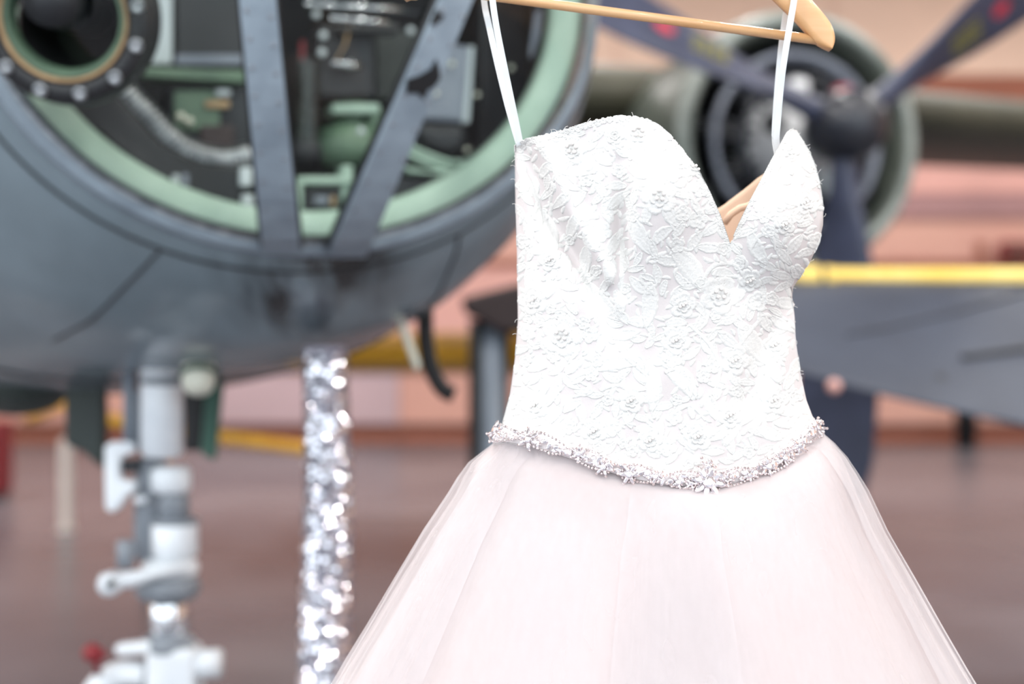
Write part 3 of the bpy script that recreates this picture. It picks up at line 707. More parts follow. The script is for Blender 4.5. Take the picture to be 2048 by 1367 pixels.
# white post
YP = H * F / (1060 - CY)
wp = empty('bollard', (P(132, 0, YP).x, YP, 0), 'thin white post standing on the hangar floor', 'post')
c = Vector((P(132, 0, YP).x, YP, 0))
Geo().lathe(c, UP, [(.055, 0), (.048, .03), (.048, .66), (.04, .7), (.01, .71)], 20, True, True).build('shaft', M['post_white'], wp)
Geo().lathe(c, UP, [(.07, 0), (.07, .012), (.05, .02)], 20, True, True).build('foot', M['post_white'], wp)
# small things near the wall
def simple(name, pts, Y, th, mat, label, cat):
    o = Geo().prism([P(x, y, Y) for x, y in pts], Vector((0, th, 0))).build(name, mat, None, smooth=False); bevel(o, .03); return tag(o, label, cat)
c = P(1932, 0, 19.6)
bn = empty('rubbish_bin', (c.x, 19.6, 0), 'black bin standing against the hangar wall under the grey wing', 'bin')
Geo().lathe((c.x, 19.6, 0), UP, [(.14, 0), (.16, .5), (.17, .52)], 24, True, True).build('body', M['black'], bn); Geo().lathe((c.x, 19.6, .52), UP, [(.18, 0), (.18, .04), (.1, .09)], 24, True, True).build('lid', M['rubber'], bn)
hb = empty('fire_hose_box', P(2034, 520, WY - .1), 'dark red hose box mounted on the pink hangar wall', 'hose box')
bevel(Geo().prism([P(x, y, WY - .4) for x, y in rect(2008, 482, 2070, 520)], Vector((0, .34, 0))).build('cabinet', M['red'], hb, smooth=False), .03)
bevel(Geo().prism([P(x, y, WY - .43) for x, y in rect(2014, 487, 2064, 515)], Vector((0, .04, 0))).build('door', M['wall_dark'], hb, smooth=False), .01)
sn = empty('wall_sign', P(1962, 514, WY - .05), 'small brownish square sign on the pink hangar wall', 'sign')
bevel(Geo().prism([P(x, y, WY - .08) for x, y in rect(1952, 484, 1972, 514)], Vector((0, .05, 0))).build('plate', M['wall_brown'], sn, smooth=False), .01)
c = P(-14, 0, 13)
rp = empty('red_cabinet', (c.x, 13, 0), 'narrow dark red cabinet at the far left edge', 'cabinet')
bevel(Geo().box((c.x - .25, 13, .05), (c.x + .05, 13.4, .72)).build('body', M['red'], rp, smooth=False), .02); bevel(Geo().box((c.x - .23, 12.97, .08), (c.x + .03, 13.0, .69)).build('door', M['red'], rp, smooth=False), .008)
Geo().box((c.x - .22, 13.02, 0), (c.x + .02, 13.38, .06)).build('plinth', M['black'], rp, smooth=False)

# ------------------------------------------------------------------ the dress
YD = 1.52
dress = empty('wedding_dress', (P(1310, 0, YD).x, YD, .1), 'strapless white lace and blush tulle wedding dress hanging in front of the bomber', 'dress')
TOP = [(1030, 292), (1050, 279), (1085, 271), (1120, 262), (1160, 250), (1190, 240), (1215, 235), (1240, 232), (1268, 233), (1295, 239), (1318, 251), (1342, 272), (1365, 300), (1395, 341), (1420, 386), (1440, 432), (1452, 466), (1460, 490),
       (1468, 470), (1480, 444), (1500, 402), (1522, 360), (1542, 322), (1562, 288), (1574, 266), (1582, 260), (1592, 262), (1604, 278), (1618, 302), (1630, 330), (1640, 366), (1646, 415)]
LEFT = [(292, 1030), (400, 1031), (500, 1034), (640, 1036), (720, 1030), (790, 1020), (850, 1004), (890, 986)]
RIGHT = [(262, 1594), (300, 1617), (330, 1630), (366, 1640), (415, 1647), (450, 1646), (485, 1638), (520, 1622), (550, 1602), (575, 1586), (600, 1584), (640, 1588), (690, 1593), (740, 1600), (800, 1613), (850, 1632), (880, 1640)]
BELT = [(985, 872), (1010, 868), (1060, 876), (1100, 888), (1160, 908), (1210, 926), (1260, 941), (1330, 955), (1410, 960), (1480, 948), (1530, 932), (1570, 908), (1605, 878), (1637, 850)]
def top(px): return interp(TOP, px)
def belt(px): return interp(BELT, px)
def xl(py): return interp(LEFT, py)
def xr(py): return interp(RIGHT, py)
def gs(x, w): return math.exp(-(x / w) ** 2)
def dist_line(px, py, L):
    best = 1e9
    for (a, b_), (c, d) in zip(L, L[1:]):
        vx, vy = c - a, d - b_; t = max(0, min(1, ((px - a) * vx + (py - b_) * vy) / (vx * vx + vy * vy)))
        best = min(best, math.hypot(px - a - vx * t, py - b_ - vy * t))
    return best
FOLD1 = [(1046, 300), (1066, 350), (1092, 420), (1130, 480), (1172, 545), (1215, 630), (1252, 700)]
FOLD1B = [(1090, 300), (1112, 350), (1140, 420), (1180, 480), (1220, 550)]
FOLD2 = [(1238, 320), (1243, 400), (1241, 480), (1246, 600)]
FOLD3 = [(1590, 575), (1556, 640), (1520, 720), (1498, 800)]
def YB(px, py):
    a, b_ = xl(py), xr(py)
    s = max(.004, min(.996, (px - a) / (b_ - a)))
    s2 = s ** .88
    prof = (1 - abs(2 * s2 - 1) ** 2.3) ** .55
    y = YD - .095 * prof
    y -= .034 * math.exp(-((px - 1310) / 95) ** 2 - ((py - 400) / 135) ** 2)
    y -= .030 * math.exp(-((px - 1560) / 62) ** 2 - ((py - 450) / 110) ** 2)
    y += .020 * gs(dist_line(px, py, FOLD1), 20) * max(0, min(1, (720 - py) / 200)); y -= .010 * gs(dist_line(px, py, FOLD1B), 22)
    y += .017 * max(0, min(1, (py - 285) / 130)) * gs(dist_line(px, py, FOLD2), 17) * max(0, min(1, (610 - py) / 120))
    y += .010 * gs(dist_line(px, py, FOLD3), 26)
    y += .010 * gs(px - 1462, 20) * max(0, min(1, (620 - py) / 130))
    y += .0035 * noise.noise(Vector((px / 70, py / 90, 1.3)))
    return y
def S(px, py, h=0.0):
    py = max(py, top(max(1030, min(1646, px))) - 2)
    a, b_ = xl(py), xr(py)
    px = max(a - 1.0, min(b_ + 1.0, px))
    p = P(px, py, YB(px, py))
    if h:
        e = 3.0
        dx = P(px + e, py, YB(px + e, py)) - P(px - e, py, YB(px - e, py)); dy = P(px, py + e, YB(px, py + e)) - P(px, py - e, YB(px, py - e))
        n = dx.cross(dy)
        if n.y > 0: n = -n
        n.normalize()
        n = (n + Vector((0, -.35, 0))).normalized()
        p = p + n * h
    return p
def SN(px, py):
    e = 4.0
    dx = P(px + e, py, YB(px + e, py)) - P(px - e, py, YB(px - e, py)); dy = P(px, py + e, YB(px, py + e)) - P(px, py - e, YB(px, py - e))
    n = dx.cross(dy)
    if n.y > 0: n = -n
    return n.normalized()
NU, NV = 170, 120
verts, faces = [], []
for j in range(NV + 1):
    v = j / NV
    for i in range(NU + 1):
        u = i / NU
        tx = 1030 + 616 * u; ty = top(tx); bx = 985 + 652 * u; by = belt(bx) + 6
        ly = 292 + (890 - 292) * v; lx = xl(ly); ry = 415 + (856 - 415) * v; rx = xr(ry)
        cxx = (1 - v) * tx + v * bx + (1 - u) * lx + u * rx - ((1 - u) * (1 - v) * 1030 + u * (1 - v) * 1646 + (1 - u) * v * 985 + u * v * 1637)
        cyy = (1 - v) * ty + v * by + (1 - u) * ly + u * ry - ((1 - u) * (1 - v) * 292 + u * (1 - v) * 415 + (1 - u) * v * 878 + u * v * 856)
        verts.append(P(cxx, cyy, YB(cxx, cyy)))
for j in range(NV):
    for i in range(NU):
        a = j * (NU + 1) + i
        faces.append((a, a + NU + 1, a + NU + 2, a + 1))
bod = mk('bodice', verts, faces, M['base'], dress, recalc=False)
sm = bod.modifiers.new('solid', 'SOLIDIFY'); sm.thickness = .003; sm.offset = -1
# lining and back panel
verts, faces = [], []
NB, NW = 60, 40
BACKTOP = [(1036, 300), (1100, 370), (1200, 440), (1350, 450), (1420, 424), (1445, 412), (1480, 386), (1520, 356), (1570, 330), (1640, 400)]
for j in range(NW + 1):
    v = j / NW
    for i in range(NB + 1):
        u = i / NB
        px0 = 1038 + 602 * u; ty = interp(BACKTOP, px0); by = 870
        py = ty + (by - ty) * v
        a, b_ = xl(py) + 3, xr(py) - 3
        px = a + (b_ - a) * u
        Y = YD + .012 + .085 * (1 - abs(2 * u - 1) ** 2.3) ** .6 + .004 * math.sin(px / 16) * (1 - v)
        verts.append(P(px, py, Y))
for j in range(NW):
    for i in range(NB):
        a = j * (NB + 1) + i; faces.append((a, a + 1, a + NB + 2, a + NB + 1))
lo = mk('back_lining', verts, faces, M['nude'], dress, recalc=False); lo.modifiers.new('solid', 'SOLIDIFY').thickness = .002
bp = mk('back_panel', [v + Vector((0, .004, 0)) + (v - Vector((P(1315, 0, YD).x, v.y, v.z))) * .012 for v in verts], faces, M['base'], dress, recalc=False); bp.modifiers.new('solid', 'SOLIDIFY').thickness = .0015
# folded beige facing seen inside the neckline
Geo().tube([P(x, y, YD + .05) for x, y in ((1448, 446), (1462, 428), (1480, 416), (1496, 412), (1512, 404))], .004, 8).build('lining_boning', M['nude'], dress)

# lace motifs
def leaf(x0, y0, ang, L, W, bend=0.0, ribs=9, h=.0011, net=False):
    n, mm = 22, 8
    vs, fs = [], []
    x, y, a = x0, y0, ang
    pts = []
    for i in range(n + 1):
        pts.append((x, y, a)); a += bend / n; x += math.cos(a) * L / n; y += math.sin(a) * L / n
    for i, (x, y, a) in enumerate(pts):
        s = i / n
        w = W * (math.sin(PI * min(1, s * .96 + .02)) ** .75) * (1 - .25 * s) * (1 + .10 * abs(math.sin(s * PI * 4.5)))
        for j in range(mm + 1):
            t = -1 + 2 * j / mm
            rim = math.exp(-((abs(t) - .84) / .16) ** 2)
            rib = math.sin(s * ribs * 2 * PI + abs(t) * 2.4) * .22 * (1 - abs(t) ** 3)
            mid = math.exp(-(t / .13) ** 2)
            hh = .62 * h * (.55 + .9 * rim + rib + .5 * mid)
            if net: hh = .62 * h * (.2 + 1.2 * rim + (.45 if (i % 3 == 0 or j % 2 == 0) else 0))
            if j in (0, mm) or i in (0, n): hh = -.0006
            vs.append(S(x - math.sin(a) * w * t, y + math.cos(a) * w * t, hh))
    for i in range(n):
        for j in range(mm):
            q = i * (mm + 1) + j; fs.append((q, q + 1, q + mm + 2, q + mm + 1))
    return mk('lace_leaf', vs, fs, M['lace'], bod, recalc=False)
def flower(x0, y0, R, pet=5, rot=0.0, h=.0014, name='lace_flower'):
    n, mm = 60, 7
    vs, fs = [], []
    for i in range(mm + 1):
        r = i / mm
        for k in range(n):
            a = 2 * PI * k / n
            pr = abs(math.cos(pet / 2 * (a + rot)))
            RR = R * (.70 + .30 * pr ** .6) * (1 + .03 * math.sin(23 * a))
            rim = math.exp(-((r - .82) / .13) ** 2); core = math.exp(-((r - .36) / .1) ** 2)
            hh = .62 * h * (.5 + .9 * rim + .9 * core + .35 * math.sin(22 * a) * r * (1 - r) * 2 - .8 * (1 - pr) ** 3 * r)
            if r < .2: hh = h * .1
            if i == mm: hh = -.0006
            vs.append(S(x0 + RR * r * math.cos(a), y0 + RR * r * math.sin(a), hh))
    for i in range(mm):
        for k in range(n):
            q = (k + 1) % n; fs.append((i * n + k, i * n + q, (i + 1) * n + q, (i + 1) * n + k))
    return mk(name, vs, fs, M['lace'], bod, recalc=False)
def scroll(pts, w0, w1, h=.0013):
    pts = smooth_line([(x, y, 0) for x, y in pts], 6)
    n = len(pts) - 1; vs, fs = [], []; mm = 6
    for i, p in enumerate(pts):
        d = pts[min(i + 1, n)] - pts[max(i - 1, 0)]; d.normalize()
        s = i / n; w = (w0 + (w1 - w0) * s) * (.25 + .75 * math.sin(PI * min(1, max(0, .08 + .84 * s))) ** .5)
        for j in range(mm + 1):
            t = -1 + 2 * j / mm
            hh = .7 * h * (math.sqrt(max(0, 1 - t * t)) * 1.0 + .3 * math.sin(s * 60)) if j not in (0, mm) else -.0006
            vs.append(S(p.x - d.y * w * t, p.y + d.x * w * t, hh))
    for i in range(n):
        for j in range(mm):
            q = i * (mm + 1) + j; fs.append((q, q + 1, q + mm + 2, q + mm + 1))
    return mk('lace_scroll', vs, fs, M['lace'], bod, recalc=False)
pb = bmesh.new(); bmesh.ops.create_icosphere(pb, subdivisions=2, radius=1.0); pme = bpy.data.meshes.new('pearl'); pb.to_mesh(pme); pb.free()
pme.polygons.foreach_set('use_smooth', [True] * len(pme.polygons)); pme.materials.append(M['pearl'])
def pearls(x0, y0, spots, r):
    for dx, dy in spots:
        p = S(x0 + dx, y0 + dy, .0012 + r * .6)
        inst('pearl', pme, Matrix.Translation(p) @ Matrix.Scale(r, 4), bod)
rl = random.Random(11)
FLOW = [(1144, 300, 34, 1), (1276, 268, 36, 1), (1318, 394, 40, 1), (1440, 590, 44, 1), (1124, 672, 46, 1), (1612, 404, 30, 2), (1570, 448, 24, 2), (1396, 872, 34, 2), (1188, 862, 30, 2), (1366, 610, 30, 2), (1352, 680, 34, 2),
        (1068, 600, 34, 2), (1470, 720, 34, 2), (1548, 800, 34, 2), (1262, 800, 30, 2), (1070, 810, 32, 2), (1390, 330, 26, 2), (1582, 300, 20, 3), (1460, 830, 30, 2), (1300, 880, 28, 2), (1100, 520, 26, 2), (1550, 690, 28, 2), (1500, 560, 26, 2), (1230, 270, 22, 3)]
for x, y, R, k in FLOW:
    flower(x, y, R, 5 if k < 3 else 6, rl.uniform(0, 6), .0019)
    flower(x, y + R * .05, R * .52, 5, rl.uniform(0, 6), .0026)
    if k == 1: pearls(x, y - 2, [(-9, -6), (1, -11), (9, -4), (6, 6), (-5, 5)], .0021)
    elif k == 2: pearls(x, y, [(0, 0), (-6, 3), (5, -4)], .0016)
HAND = [(1215, 505, 1.3, 70, 17, .5, True), (1212, 248, 1.2, 60, 16, -.4, True), (1298, 560, 1.4, 100, 20, .5, True), (1216, 420, -1.0, 60, 14, .6, False), (1262, 430, 1.3, 90, 20, -.4, False), (1340, 500, .5, 110, 26, .8, False),
        (1170, 560, 1.1, 110, 22, -.5, False), (1190, 740, -.6, 90, 20, .9, True), (1080, 420, 1.1, 100, 20, .3, False), (1060, 520, 1.4, 90, 20, .2, False), (1240, 700, .3, 80, 18, .9, True), (1290, 720, 1.0, 110, 20, .9, False),
        (1330, 740, .2, 90, 22, 1.2, True), (1500, 460, 1.4, 80, 18, -.6, True), (1540, 360, 1.5, 70, 16, -.8, True), (1480, 640, 1.2, 110, 24, -.4, False), (1530, 760, 1.9, 110, 24, .4, False), (1480, 780, 1.7, 120, 26, .3, False)]
placed = [(x, y, R * .8) for x, y, R, k in FLOW]
for x, y, a, L, W, bd, net in HAND:
    leaf(x, y, a, L, W, bd, 10, .0014, net); placed.append((x + math.cos(a) * L / 2, y + math.sin(a) * L / 2, L * .33))
SCR = [[(1080, 690), (1110, 720), (1120, 770), (1095, 810), (1070, 800)], [(1330, 745), (1360, 735), (1385, 760), (1375, 800), (1345, 800)], [(1200, 780), (1240, 770), (1270, 800), (1262, 840), (1232, 850)], [(1405, 560), (1430, 530), (1470, 530), (1490, 560)],
       [(1560, 330), (1530, 380), (1520, 420), (1545, 440)], [(1500, 500), (1520, 470), (1545, 475), (1550, 500)], [(1340, 830), (1380, 810), (1410, 840)], [(1245, 480), (1244, 540), (1240, 610)], [(1380, 650), (1420, 690), (1440, 740), (1425, 790)],
       [(1040, 330), (1075, 400), (1085, 470)], [(1520, 640), (1480, 690), (1460, 760)], [(1290, 300), (1330, 320), (1360, 350)], [(1110, 340), (1150, 350), (1190, 345)]]
for s in SCR: scroll(s, 7, 4)
cnt = 0
for tries in range(9000):
    if cnt >= 275: break
    x = rl.uniform(1000, 1645); y = rl.uniform(240, 950)
    if x < xl(y) + 6 or x > xr(y) - 6 or y < top(max(1030, min(1646, x))) + 8 or y > belt(x) - 8: continue
    R = rl.uniform(13, 24)
    if any((x - a) ** 2 + (y - b_) ** 2 < (r * .74 + R * .66) ** 2 for a, b_, r in placed): continue
    if gs(dist_line(x, y, FOLD2), 30) > .45 and rl.random() < .6: continue
    placed.append((x, y, R * .95)); cnt += 1
    if rl.random() < .22: flower(x, y, R, 5, rl.uniform(0, 6), .0014)
    else:
        a = rl.uniform(0, 2 * PI); L = R * 2.5
        leaf(x - math.cos(a) * L / 2, y - math.sin(a) * L / 2, a, L, R * .66, rl.uniform(-1, 1), 6, .0012, rl.random() < .3)
# fine ground of tiny sprigs between the motifs
GV, GF = [], []
gn_ = 0
for tries in range(16000):
    if gn_ >= 620: break
    x = rl.uniform(995, 1645); y = rl.uniform(240, 955)
    if x < xl(y) + 4 or x > xr(y) - 4 or y < top(max(1030, min(1646, x))) + 6 or y > belt(x) - 4: continue
    R = rl.uniform(6, 10)
    if any((x - a) ** 2 + (y - b_) ** 2 < (r * .62 + R * .5) ** 2 for a, b_, r in placed): continue
    placed.append((x, y, R)); gn_ += 1
    a = rl.uniform(0, 2 * PI); L = R * 2.8; b0 = len(GV)
    for i in range(9):
        t = i / 8; w = R * .75 * math.sin(PI * min(.97, max(.03, t))) ** .7; aa = a + .5 * t
        for j in range(5):
            u = -1 + j / 2
            hh = -.0004 if j in (0, 4) or i in (0, 8) else .0005 + .00025 * (j == 2) + .0002 * (i % 2)
            GV.append(S(x + math.cos(aa) * L * (t - .5) - math.sin(aa) * w * u, y + math.sin(aa) * L * (t - .5) + math.cos(aa) * w * u, hh))
    for i in range(8):
        for j in range(4):
            q = b0 + i * 5 + j; GF.append((q, q + 1, q + 6, q + 5))
mk('lace_ground', GV, GF, M['lace'], bod, recalc=False, kind='stuff')
# scalloped lace edging along the neckline
ex = 1034
while ex < 1640:
    y = top(ex)
    sl = abs(top(ex + 4) - top(ex - 4)) / 8
    flower(ex, y + 5, rl.uniform(7, 10), 5, rl.uniform(0, 6), .0012, 'lace_edging')
    ex += 13 / math.sqrt(1 + sl * sl)
# stray threads
g = Geo()
for k in range(46):
    if k < 26:
        x = rl.uniform(1575, 1645); y = top(x) if x < 1646 else 415; n2 = (1, -.4)
        if k > 14:
            y = rl.uniform(420, 780); x = xr(y)
    elif k < 36:
        y = rl.uniform(300, 850); x = xl(y); n2 = (-1, -.3)
    else:
        x = rl.uniform(1045, 1420); y = top(x); n2 = (.2, -1)
    p = S(x, y); pts = [p]; a = math.atan2(n2[1], n2[0]) + rl.uniform(-.9, .9); q = Vector((0, 0, 0)); L = rl.uniform(4, 13); cv = rl.uniform(-.5, .5)
    for j in range(6):
        a += cv; q = q + Vector((math.cos(a), rl.uniform(-.2, .2), -math.sin(a))) * (L / 6 * 1.5 / F); pts.append(p + q)
    g.tube(pts, .00022, 4)
g.build('loose_threads', M['lace'], bod, kind='stuff')

# crystal belt
bverts, bfaces = [], []
NBp = 90
for i in range(NBp + 1):
    px = 987 + 648 * i / NBp
    for dy, hh in ((-15, .001), (-13, .005), (13, .007), (15, .003)):
        py = belt(px) + dy
        p = P(px, py, YB(px, min(py, 885 if px < 1100 or px > 1560 else 960)) - hh); bverts.append(p)
for i in range(NBp):
    for j in range(3):
        a = i * 4 + j; bfaces.append((a, a + 1, a + 5, a + 4))
beltp = mk('belt', bverts, bfaces, M['belt_net'], dress, recalc=False)
def gem_mesh(name, rx=1, ry=1, N=8):
    g = Geo()
    g.loft([[Vector((rx * r * math.cos(2 * PI * (k + o) / N), ry * r * math.sin(2 * PI * (k + o) / N), z)) for k in range(N)] for r, z, o in ((.85, 0, 0), (1, .28, .5), (.80, .55, 0), (.48, .72, .5))], True, True, True)
    me = bpy.data.meshes.new(name); me.from_pydata([tuple(v) for v in g.v], [], g.f); me.materials.append(M['gem'])
    bm = bmesh.new(); bm.from_mesh(me); bmesh.ops.recalc_face_normals(bm, faces=bm.faces); bm.to_mesh(me); bm.free()
    return me
GM = gem_mesh('rhinestone'); GQ = gem_mesh('marquise', 1.0, .46, 8)
bb = bmesh.new(); bmesh.ops.create_icosphere(bb, subdivisions=1, radius=1.0); bme2 = bpy.data.meshes.new('bead'); bb.to_mesh(bme2); bb.free(); bme2.materials.append(M['bead'])
rg_ = random.Random(5)
PXM = 1.46 / F
def bpos(px, py, h):
    a, b_ = 985, 1640
    px2 = max(a + 2, min(b_ - 2, px))
    yy = max(700, min(py, 884 if px < 1100 or px > 1560 else 975))
    p = P(px, py, YB(px2, yy)); n = SN(max(a + 12, min(b_ - 12, px2)), yy)
    n = (n + Vector((0, -.4, 0))).normalized()
    return p + n * h, n
def stone(px, py, r, kind=0, spin=0.0, h=.004):
    p, n = bpos(px, py, h + .004)
    n = (n + Vector((rg_.gauss(0, .22), 0, rg_.gauss(0, .22)))).normalized()
    inst('rhinestone' if kind == 0 else 'marquise_crystal', GM if kind == 0 else GQ, mat_frame(p, n, (r * 1.3 * PXM, r * 1.3 * PXM, r * PXM), spin), beltp)
def bead(px, py, r=3.2, h=.005):
    p, n = bpos(px, py, h + .004); inst('bead', bme2, mat_frame(p, n, (r * PXM,) * 3, rg_.uniform(0, 6)), beltp)
def cluster(px, py, R, pet=6, beads=True, rot=0.0):
    stone(px, py, R * .30, 0, rg_.uniform(0, 3), .0065)
    for k in range(pet):
        a = 2 * PI * k / pet + rot
        stone(px + math.cos(a) * R * .58, py + math.sin(a) * R * .58, R * .34, 1, -a, .005)
        if beads: bead(px + math.cos(a) * R * 1.02, py + math.sin(a) * R * 1.02, 3.4)
        if beads:
            a2 = a + PI / pet; bead(px + math.cos(a2) * R * .72, py + math.sin(a2) * R * .72, 2.6)
# twisting bead chains
px = 992.0; nb = 0; k = 0
while px < 1634:
    sl = (belt(px + 3) - belt(px - 3)) / 6; st = 7.0 / math.sqrt(1 + sl * sl)
    w = 13 * math.cos((px - 1000) / 46.0 * PI / 2)
    for sg_ in (-1, 1):
        bead(px, belt(px) + sg_ * (4 + abs(w)), rg_.uniform(2.9, 3.7)); nb += 1
    if k % 3 == 0: stone(px, belt(px) + rg_.uniform(-6, 6), rg_.uniform(4.5, 6.5), 0, rg_.uniform(0, 3))
    elif k % 3 == 1: stone(px, belt(px) + rg_.uniform(-8, 8), rg_.uniform(6.5, 8.5), 1, rg_.uniform(0, 3))
    else: stone(px + 2, belt(px) + rg_.uniform(-10, 10), rg_.uniform(3.2, 4.4), 0, rg_.uniform(0, 3))
    px += st; k += 1
# flower clusters
cluster(1412, 962, 34, 8, True, .2); cluster(1412, 932, 13, 5); cluster(1414, 992, 14, 5); cluster(1380, 965, 13, 5); cluster(1446, 958, 13, 5)
stone(1409, 1006, 6, 0, 0); bead(1376, 992, 4); bead(1440, 992, 5); bead(1400, 914, 4); bead(1418, 922, 4)
for x, dy, R in ((1004, -4, 20), (1066, 2, 22), (1160, -2, 17), (1208, 8, 17), (1256, 6, 22), (1310, 0, 15), (1352, 4, 15), (1492, 4, 15), (1528, -2, 20), (1560, 0, 18), (1588, -2, 17), (1622, -6, 18)):
    cluster(x, belt(x) + dy, R, 6 if R > 16 else 5, True, rg_.uniform(0, 1))
for dy in range(-18, 22, 8): bead(1636 - abs(dy + 4) * .12, 852 + dy, 3.6, .003); bead(988 + abs(dy) * .35, 876 + dy * .6, 3.4, .003)

# skirt
SKL = [(872, 992), (886, 986), (900, 968), (925, 936), (955, 914), (985, 896), (1060, 846), (1150, 792), (1250, 733), (1320, 690), (1367, 663), (1500, 590), (1800, 460), (2200, 330), (2600, 250), (2900, 215)]
SKR = [(872, 1634), (886, 1644), (900, 1662), (925, 1686), (955, 1706), (985, 1724), (1060, 1760), (1150, 1812), (1250, 1868), (1320, 1908), (1367, 1936), (1500, 2006), (1800, 2130), (2200, 2250), (2600, 2320), (2900, 2350)]
ROWS = [872, 878, 886, 893, 900, 912, 925, 940, 955, 985, 1020, 1060, 1105, 1150, 1200, 1250, 1320, 1367, 1430, 1500, 1600, 1700, 1800, 2000, 2200, 2400, 2600, 2750, 2900]
def skirt(name, mat, kx, inset, t0, t1, seed, amp, N=220, offy=0.0, pleat=24, close=False, edge=0.0):
    vs, fs = [], []
    rows = [[]]
    rr = random.Random(seed); ph = [rr.uniform(0, 6.28) for _ in range(6)]
    pl = [(rr.uniform(t0, t1), rr.uniform(.006, .016), rr.uniform(.5, 1)) for _ in range(10)]
    z0 = P(0, 872, YD).z
    for r, py in enumerate(ROWS):
        a, b_ = interp(SKL, py) , interp(SKR, py)
        mid = (a + b_) / 2
        ha = (b_ - a) / 2 / F * YD - inset * min(1, (py - 872) / 120); cx = (mid - CX) / F * YD
        zr = P(0, py, YD).z
        gd = min(1, max(0, (py - 880) / 300)); grow = min(2.0, max(0, (py - 880) / 500))
        hb = min(ha * .62, .097 + (ha - .17) * .8)
        for i in range(N + 1):
            u = i / N; t = t0 + (t1 - t0) * u
            f = (.55 * math.sin(pleat * t + ph[0] + .3 * math.sin(t * 5 + ph[1])) + .45 * math.sin(pleat * 1.9 * t + ph[2]) + .8 * math.sin(pleat * .31 * t + ph[3]))
            k = 1 + amp * grow * f * .018 + amp * .003 * math.sin(90 * t + ph[4]) * min(1, gd * 4)
            for tc_, w, s in pl: k += amp * .010 * s * gd * math.exp(-((t - tc_) / w) ** 2)
            x = cx + ha * kx * k * math.cos(t); y = YD + offy - hb * kx * k * math.sin(t)
            if math.sin(t) > 0:
                pc = max(992, min(1632, CX + x / y * F))
                wt = math.exp(-max(0, py - 872) / 45.0)
                y = y * (1 - wt) + (YB(pc, 884 if pc < 1100 or pc > 1560 else 955) - .001) * wt
            pxx = CX + x / y * F
            zt = H - (belt(max(985, min(1637, pxx))) + 3 - CY) / F * y if math.sin(t) > 0 else z0
            zz = zr + (zt - z0) * math.exp(-max(0, py - 872) / 130.0)
            vs.append(Vector((x, y, max(zz, .12))))
    W = N + 1
    for r in range(len(ROWS) - 1):
        for i in range(N):
            a = r * W + i; fs.append((a, a + W, a + W + 1, a + 1))
    o = mk(name, vs, fs, mat, dress, recalc=False)
    return o
skirt('skirt_lining', M['skirt'], 1.0, .022, 0, 2 * PI, 3, .5, 300, pleat=11)
skirt('tulle_layer', M['tulle'], 1.0, .010, 0, 2 * PI, 8, 1.0, 320, pleat=17)
skirt('tulle_layer', M['tulle_outer'], 1.0, 0.0, 0, 2 * PI, 21, 1.0, 320, pleat=14)
# overlapping free panels of tulle: their edges read as pale lines
skirt('tulle_panel', M['tulle_outer'], 1.004, -.002, 2.38, 2.72, 31, .5, 60)
skirt('tulle_panel', M['tulle_outer'], 1.006, -.003, .12, .55, 37, .5, 60)
skirt('tulle_panel', M['tulle_outer'], 1.005, -.003, 1.35, 1.75, 41, .5, 60)

# hanger loops
def ribbon(pts, w=.0033):
    pts = smooth_line(pts, 6); rings = []
    for i, p in enumerate(pts):
        d = (pts[min(i + 1, len(pts) - 1)] - pts[max(i - 1, 0)]).normalized()
        x = d.cross(Vector((0, 1, 0))).normalized(); y = Vector((0, .0006, 0))
        rings.append([p - x * w - y, p + x * w - y, p + x * w + y, p - x * w + y])
    return Geo().loft(rings, True, True, True).build('hanger_loop', M['ribbon'], dress, smooth=False)
ribbon([P(1041, 290, 1.5), P(1030, 235, 1.495), P(1010, 140, 1.488), P(994, 60, 1.484), P(985, 0, 1.482), P(978, -70, 1.484), P(974, -135, 1.488), P(970, -148, 1.505)])
ribbon([P(1039, 292, 1.51), P(1018, 220, 1.515), P(998, 140, 1.518), P(980, 60, 1.522), P(968, 0, 1.527), P(966, -80, 1.528), P(967, -138, 1.522), P(970, -148, 1.507)])
ribbon([P(1561, 328, 1.5), P(1553, 285, 1.497), P(1555, 245, 1.494), P(1564, 150, 1.487), P(1578, 60, 1.482), P(1588, 0, 1.482), P(1591, -34, 1.486), P(1592, -48, 1.505)])
ribbon([P(1559, 328, 1.512), P(1550, 280, 1.516), P(1552, 220, 1.518), P(1559, 130, 1.522), P(1567, 60, 1.526), P(1577, 0, 1.528), P(1586, -38, 1.524), P(1590, -48, 1.507)])
Geo().tube(smooth_line([P(x, y, 1.498) for x, y in ((1551, 285), (1544, 272), (1546, 262), (1551, 260))], 5), .0005, 5).build('thread_loop', M['ribbon'], dress)

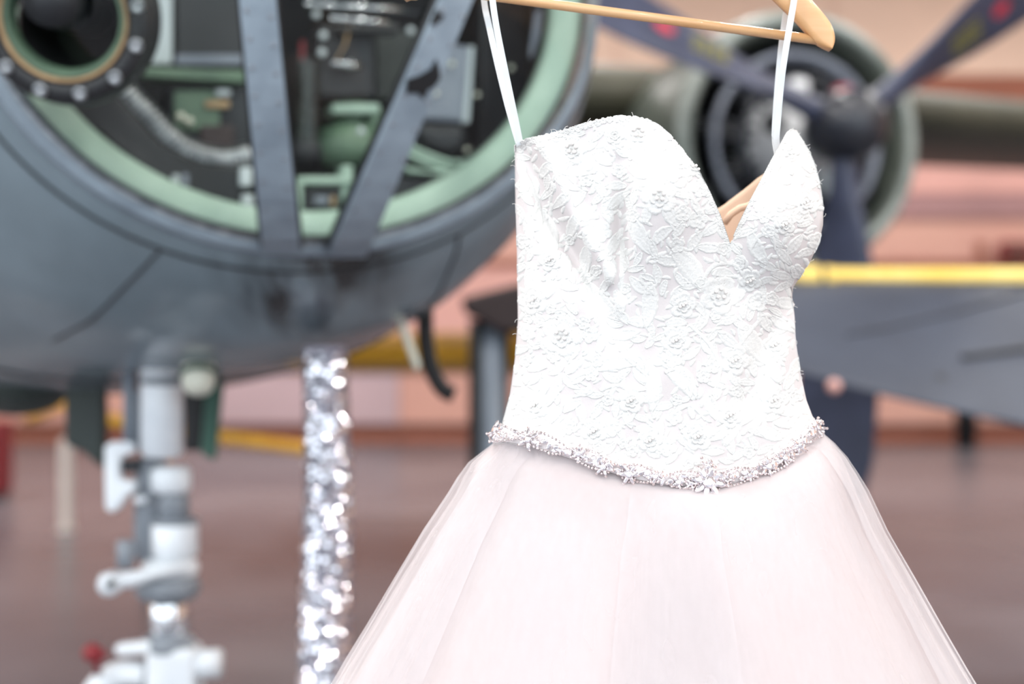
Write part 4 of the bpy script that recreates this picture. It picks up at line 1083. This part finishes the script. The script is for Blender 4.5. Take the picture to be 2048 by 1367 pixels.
# ------------------------------------------------------------------ the hanger
YH = 1.505
NK = (1268, -196)
hang = empty('clothes_hanger', P(NK[0], NK[1], YH), 'pale wooden clothes hanger with trouser bar holding the wedding dress', 'hanger')
def arm_path(pts):
    rings = []
    pts = smooth_line([P(x, y, YH) for x, y in pts], 6); n = len(pts) - 1
    for i, p in enumerate(pts):
        d = (pts[min(i + 1, n)] - pts[max(i - 1, 0)]).normalized(); up = Vector((0, 1, 0)).cross(d).normalized()
        s = i / n
        w = .0165 * (1 - .25 * s); 
        if s > .78: w *= max(.06, 1 - ((s - .78) / .22) ** 1.7)
        th = .0075 * (1 + .25 * s)
        rings.append([p + up * (w * math.copysign(abs(math.sin(a)) ** .6, math.sin(a))) + Vector((0, th * math.copysign(abs(math.cos(a)) ** .6, math.cos(a)), 0)) for a in [2 * PI * k / 20 for k in range(20)]])
    Geo().loft(rings, True, True, True).build('hanger_arm', M['wood'], hang)
arm_path([(1268, -186), (1340, -172), (1430, -128), (1520, -62), (1580, -4), (1624, 42), (1650, 78), (1661, 100)])
arm_path([(1268, -186), (1190, -190), (1090, -166), (985, -116), (905, -74), (850, -44), (818, -14), (812, 0)])
Geo().tube([P(830, -28, YH), P(1040, 0, YH), P(1636, 80, YH)], .0052, 16).build('trouser_bar', M['wood'], hang)
hp = [P(x, y, YH) for x, y in ((1272, -205), (1276, -250), (1282, -292))] + [P(1282 + 34 + 46 * math.cos(a), -318 - 46 * math.sin(a), YH) for a in [PI + .5 - k * .38 for k in range(13)]]
Geo().tube(smooth_line(hp, 4), .0016, 10).build('hook', M['steel'], hang)
Geo().lathe(P(1270, -202, YH), UP, [(.006, -.004), (.006, .004), (.003, .007)], 16, True, True).build('ferrule', M['steel'], hang)
hx = P(1316, -364, YH)
ln = empty('hanging_cord', (hx.x, YH, ZC), 'thin cord from the ceiling that carries the clothes hanger', 'cord')
Geo().tube([Vector((hx.x, YH, ZC)), Vector((hx.x, YH, hx.z + .004))], .0014, 8).build('cord', M['strut_grey'], ln)
Geo().tube([hx + Vector((0, .004 * math.cos(a), .004 * math.sin(a))) for a in [2 * PI * k / 16 for k in range(17)]], .0012, 8).build('cord_loop', M['strut_grey'], ln)
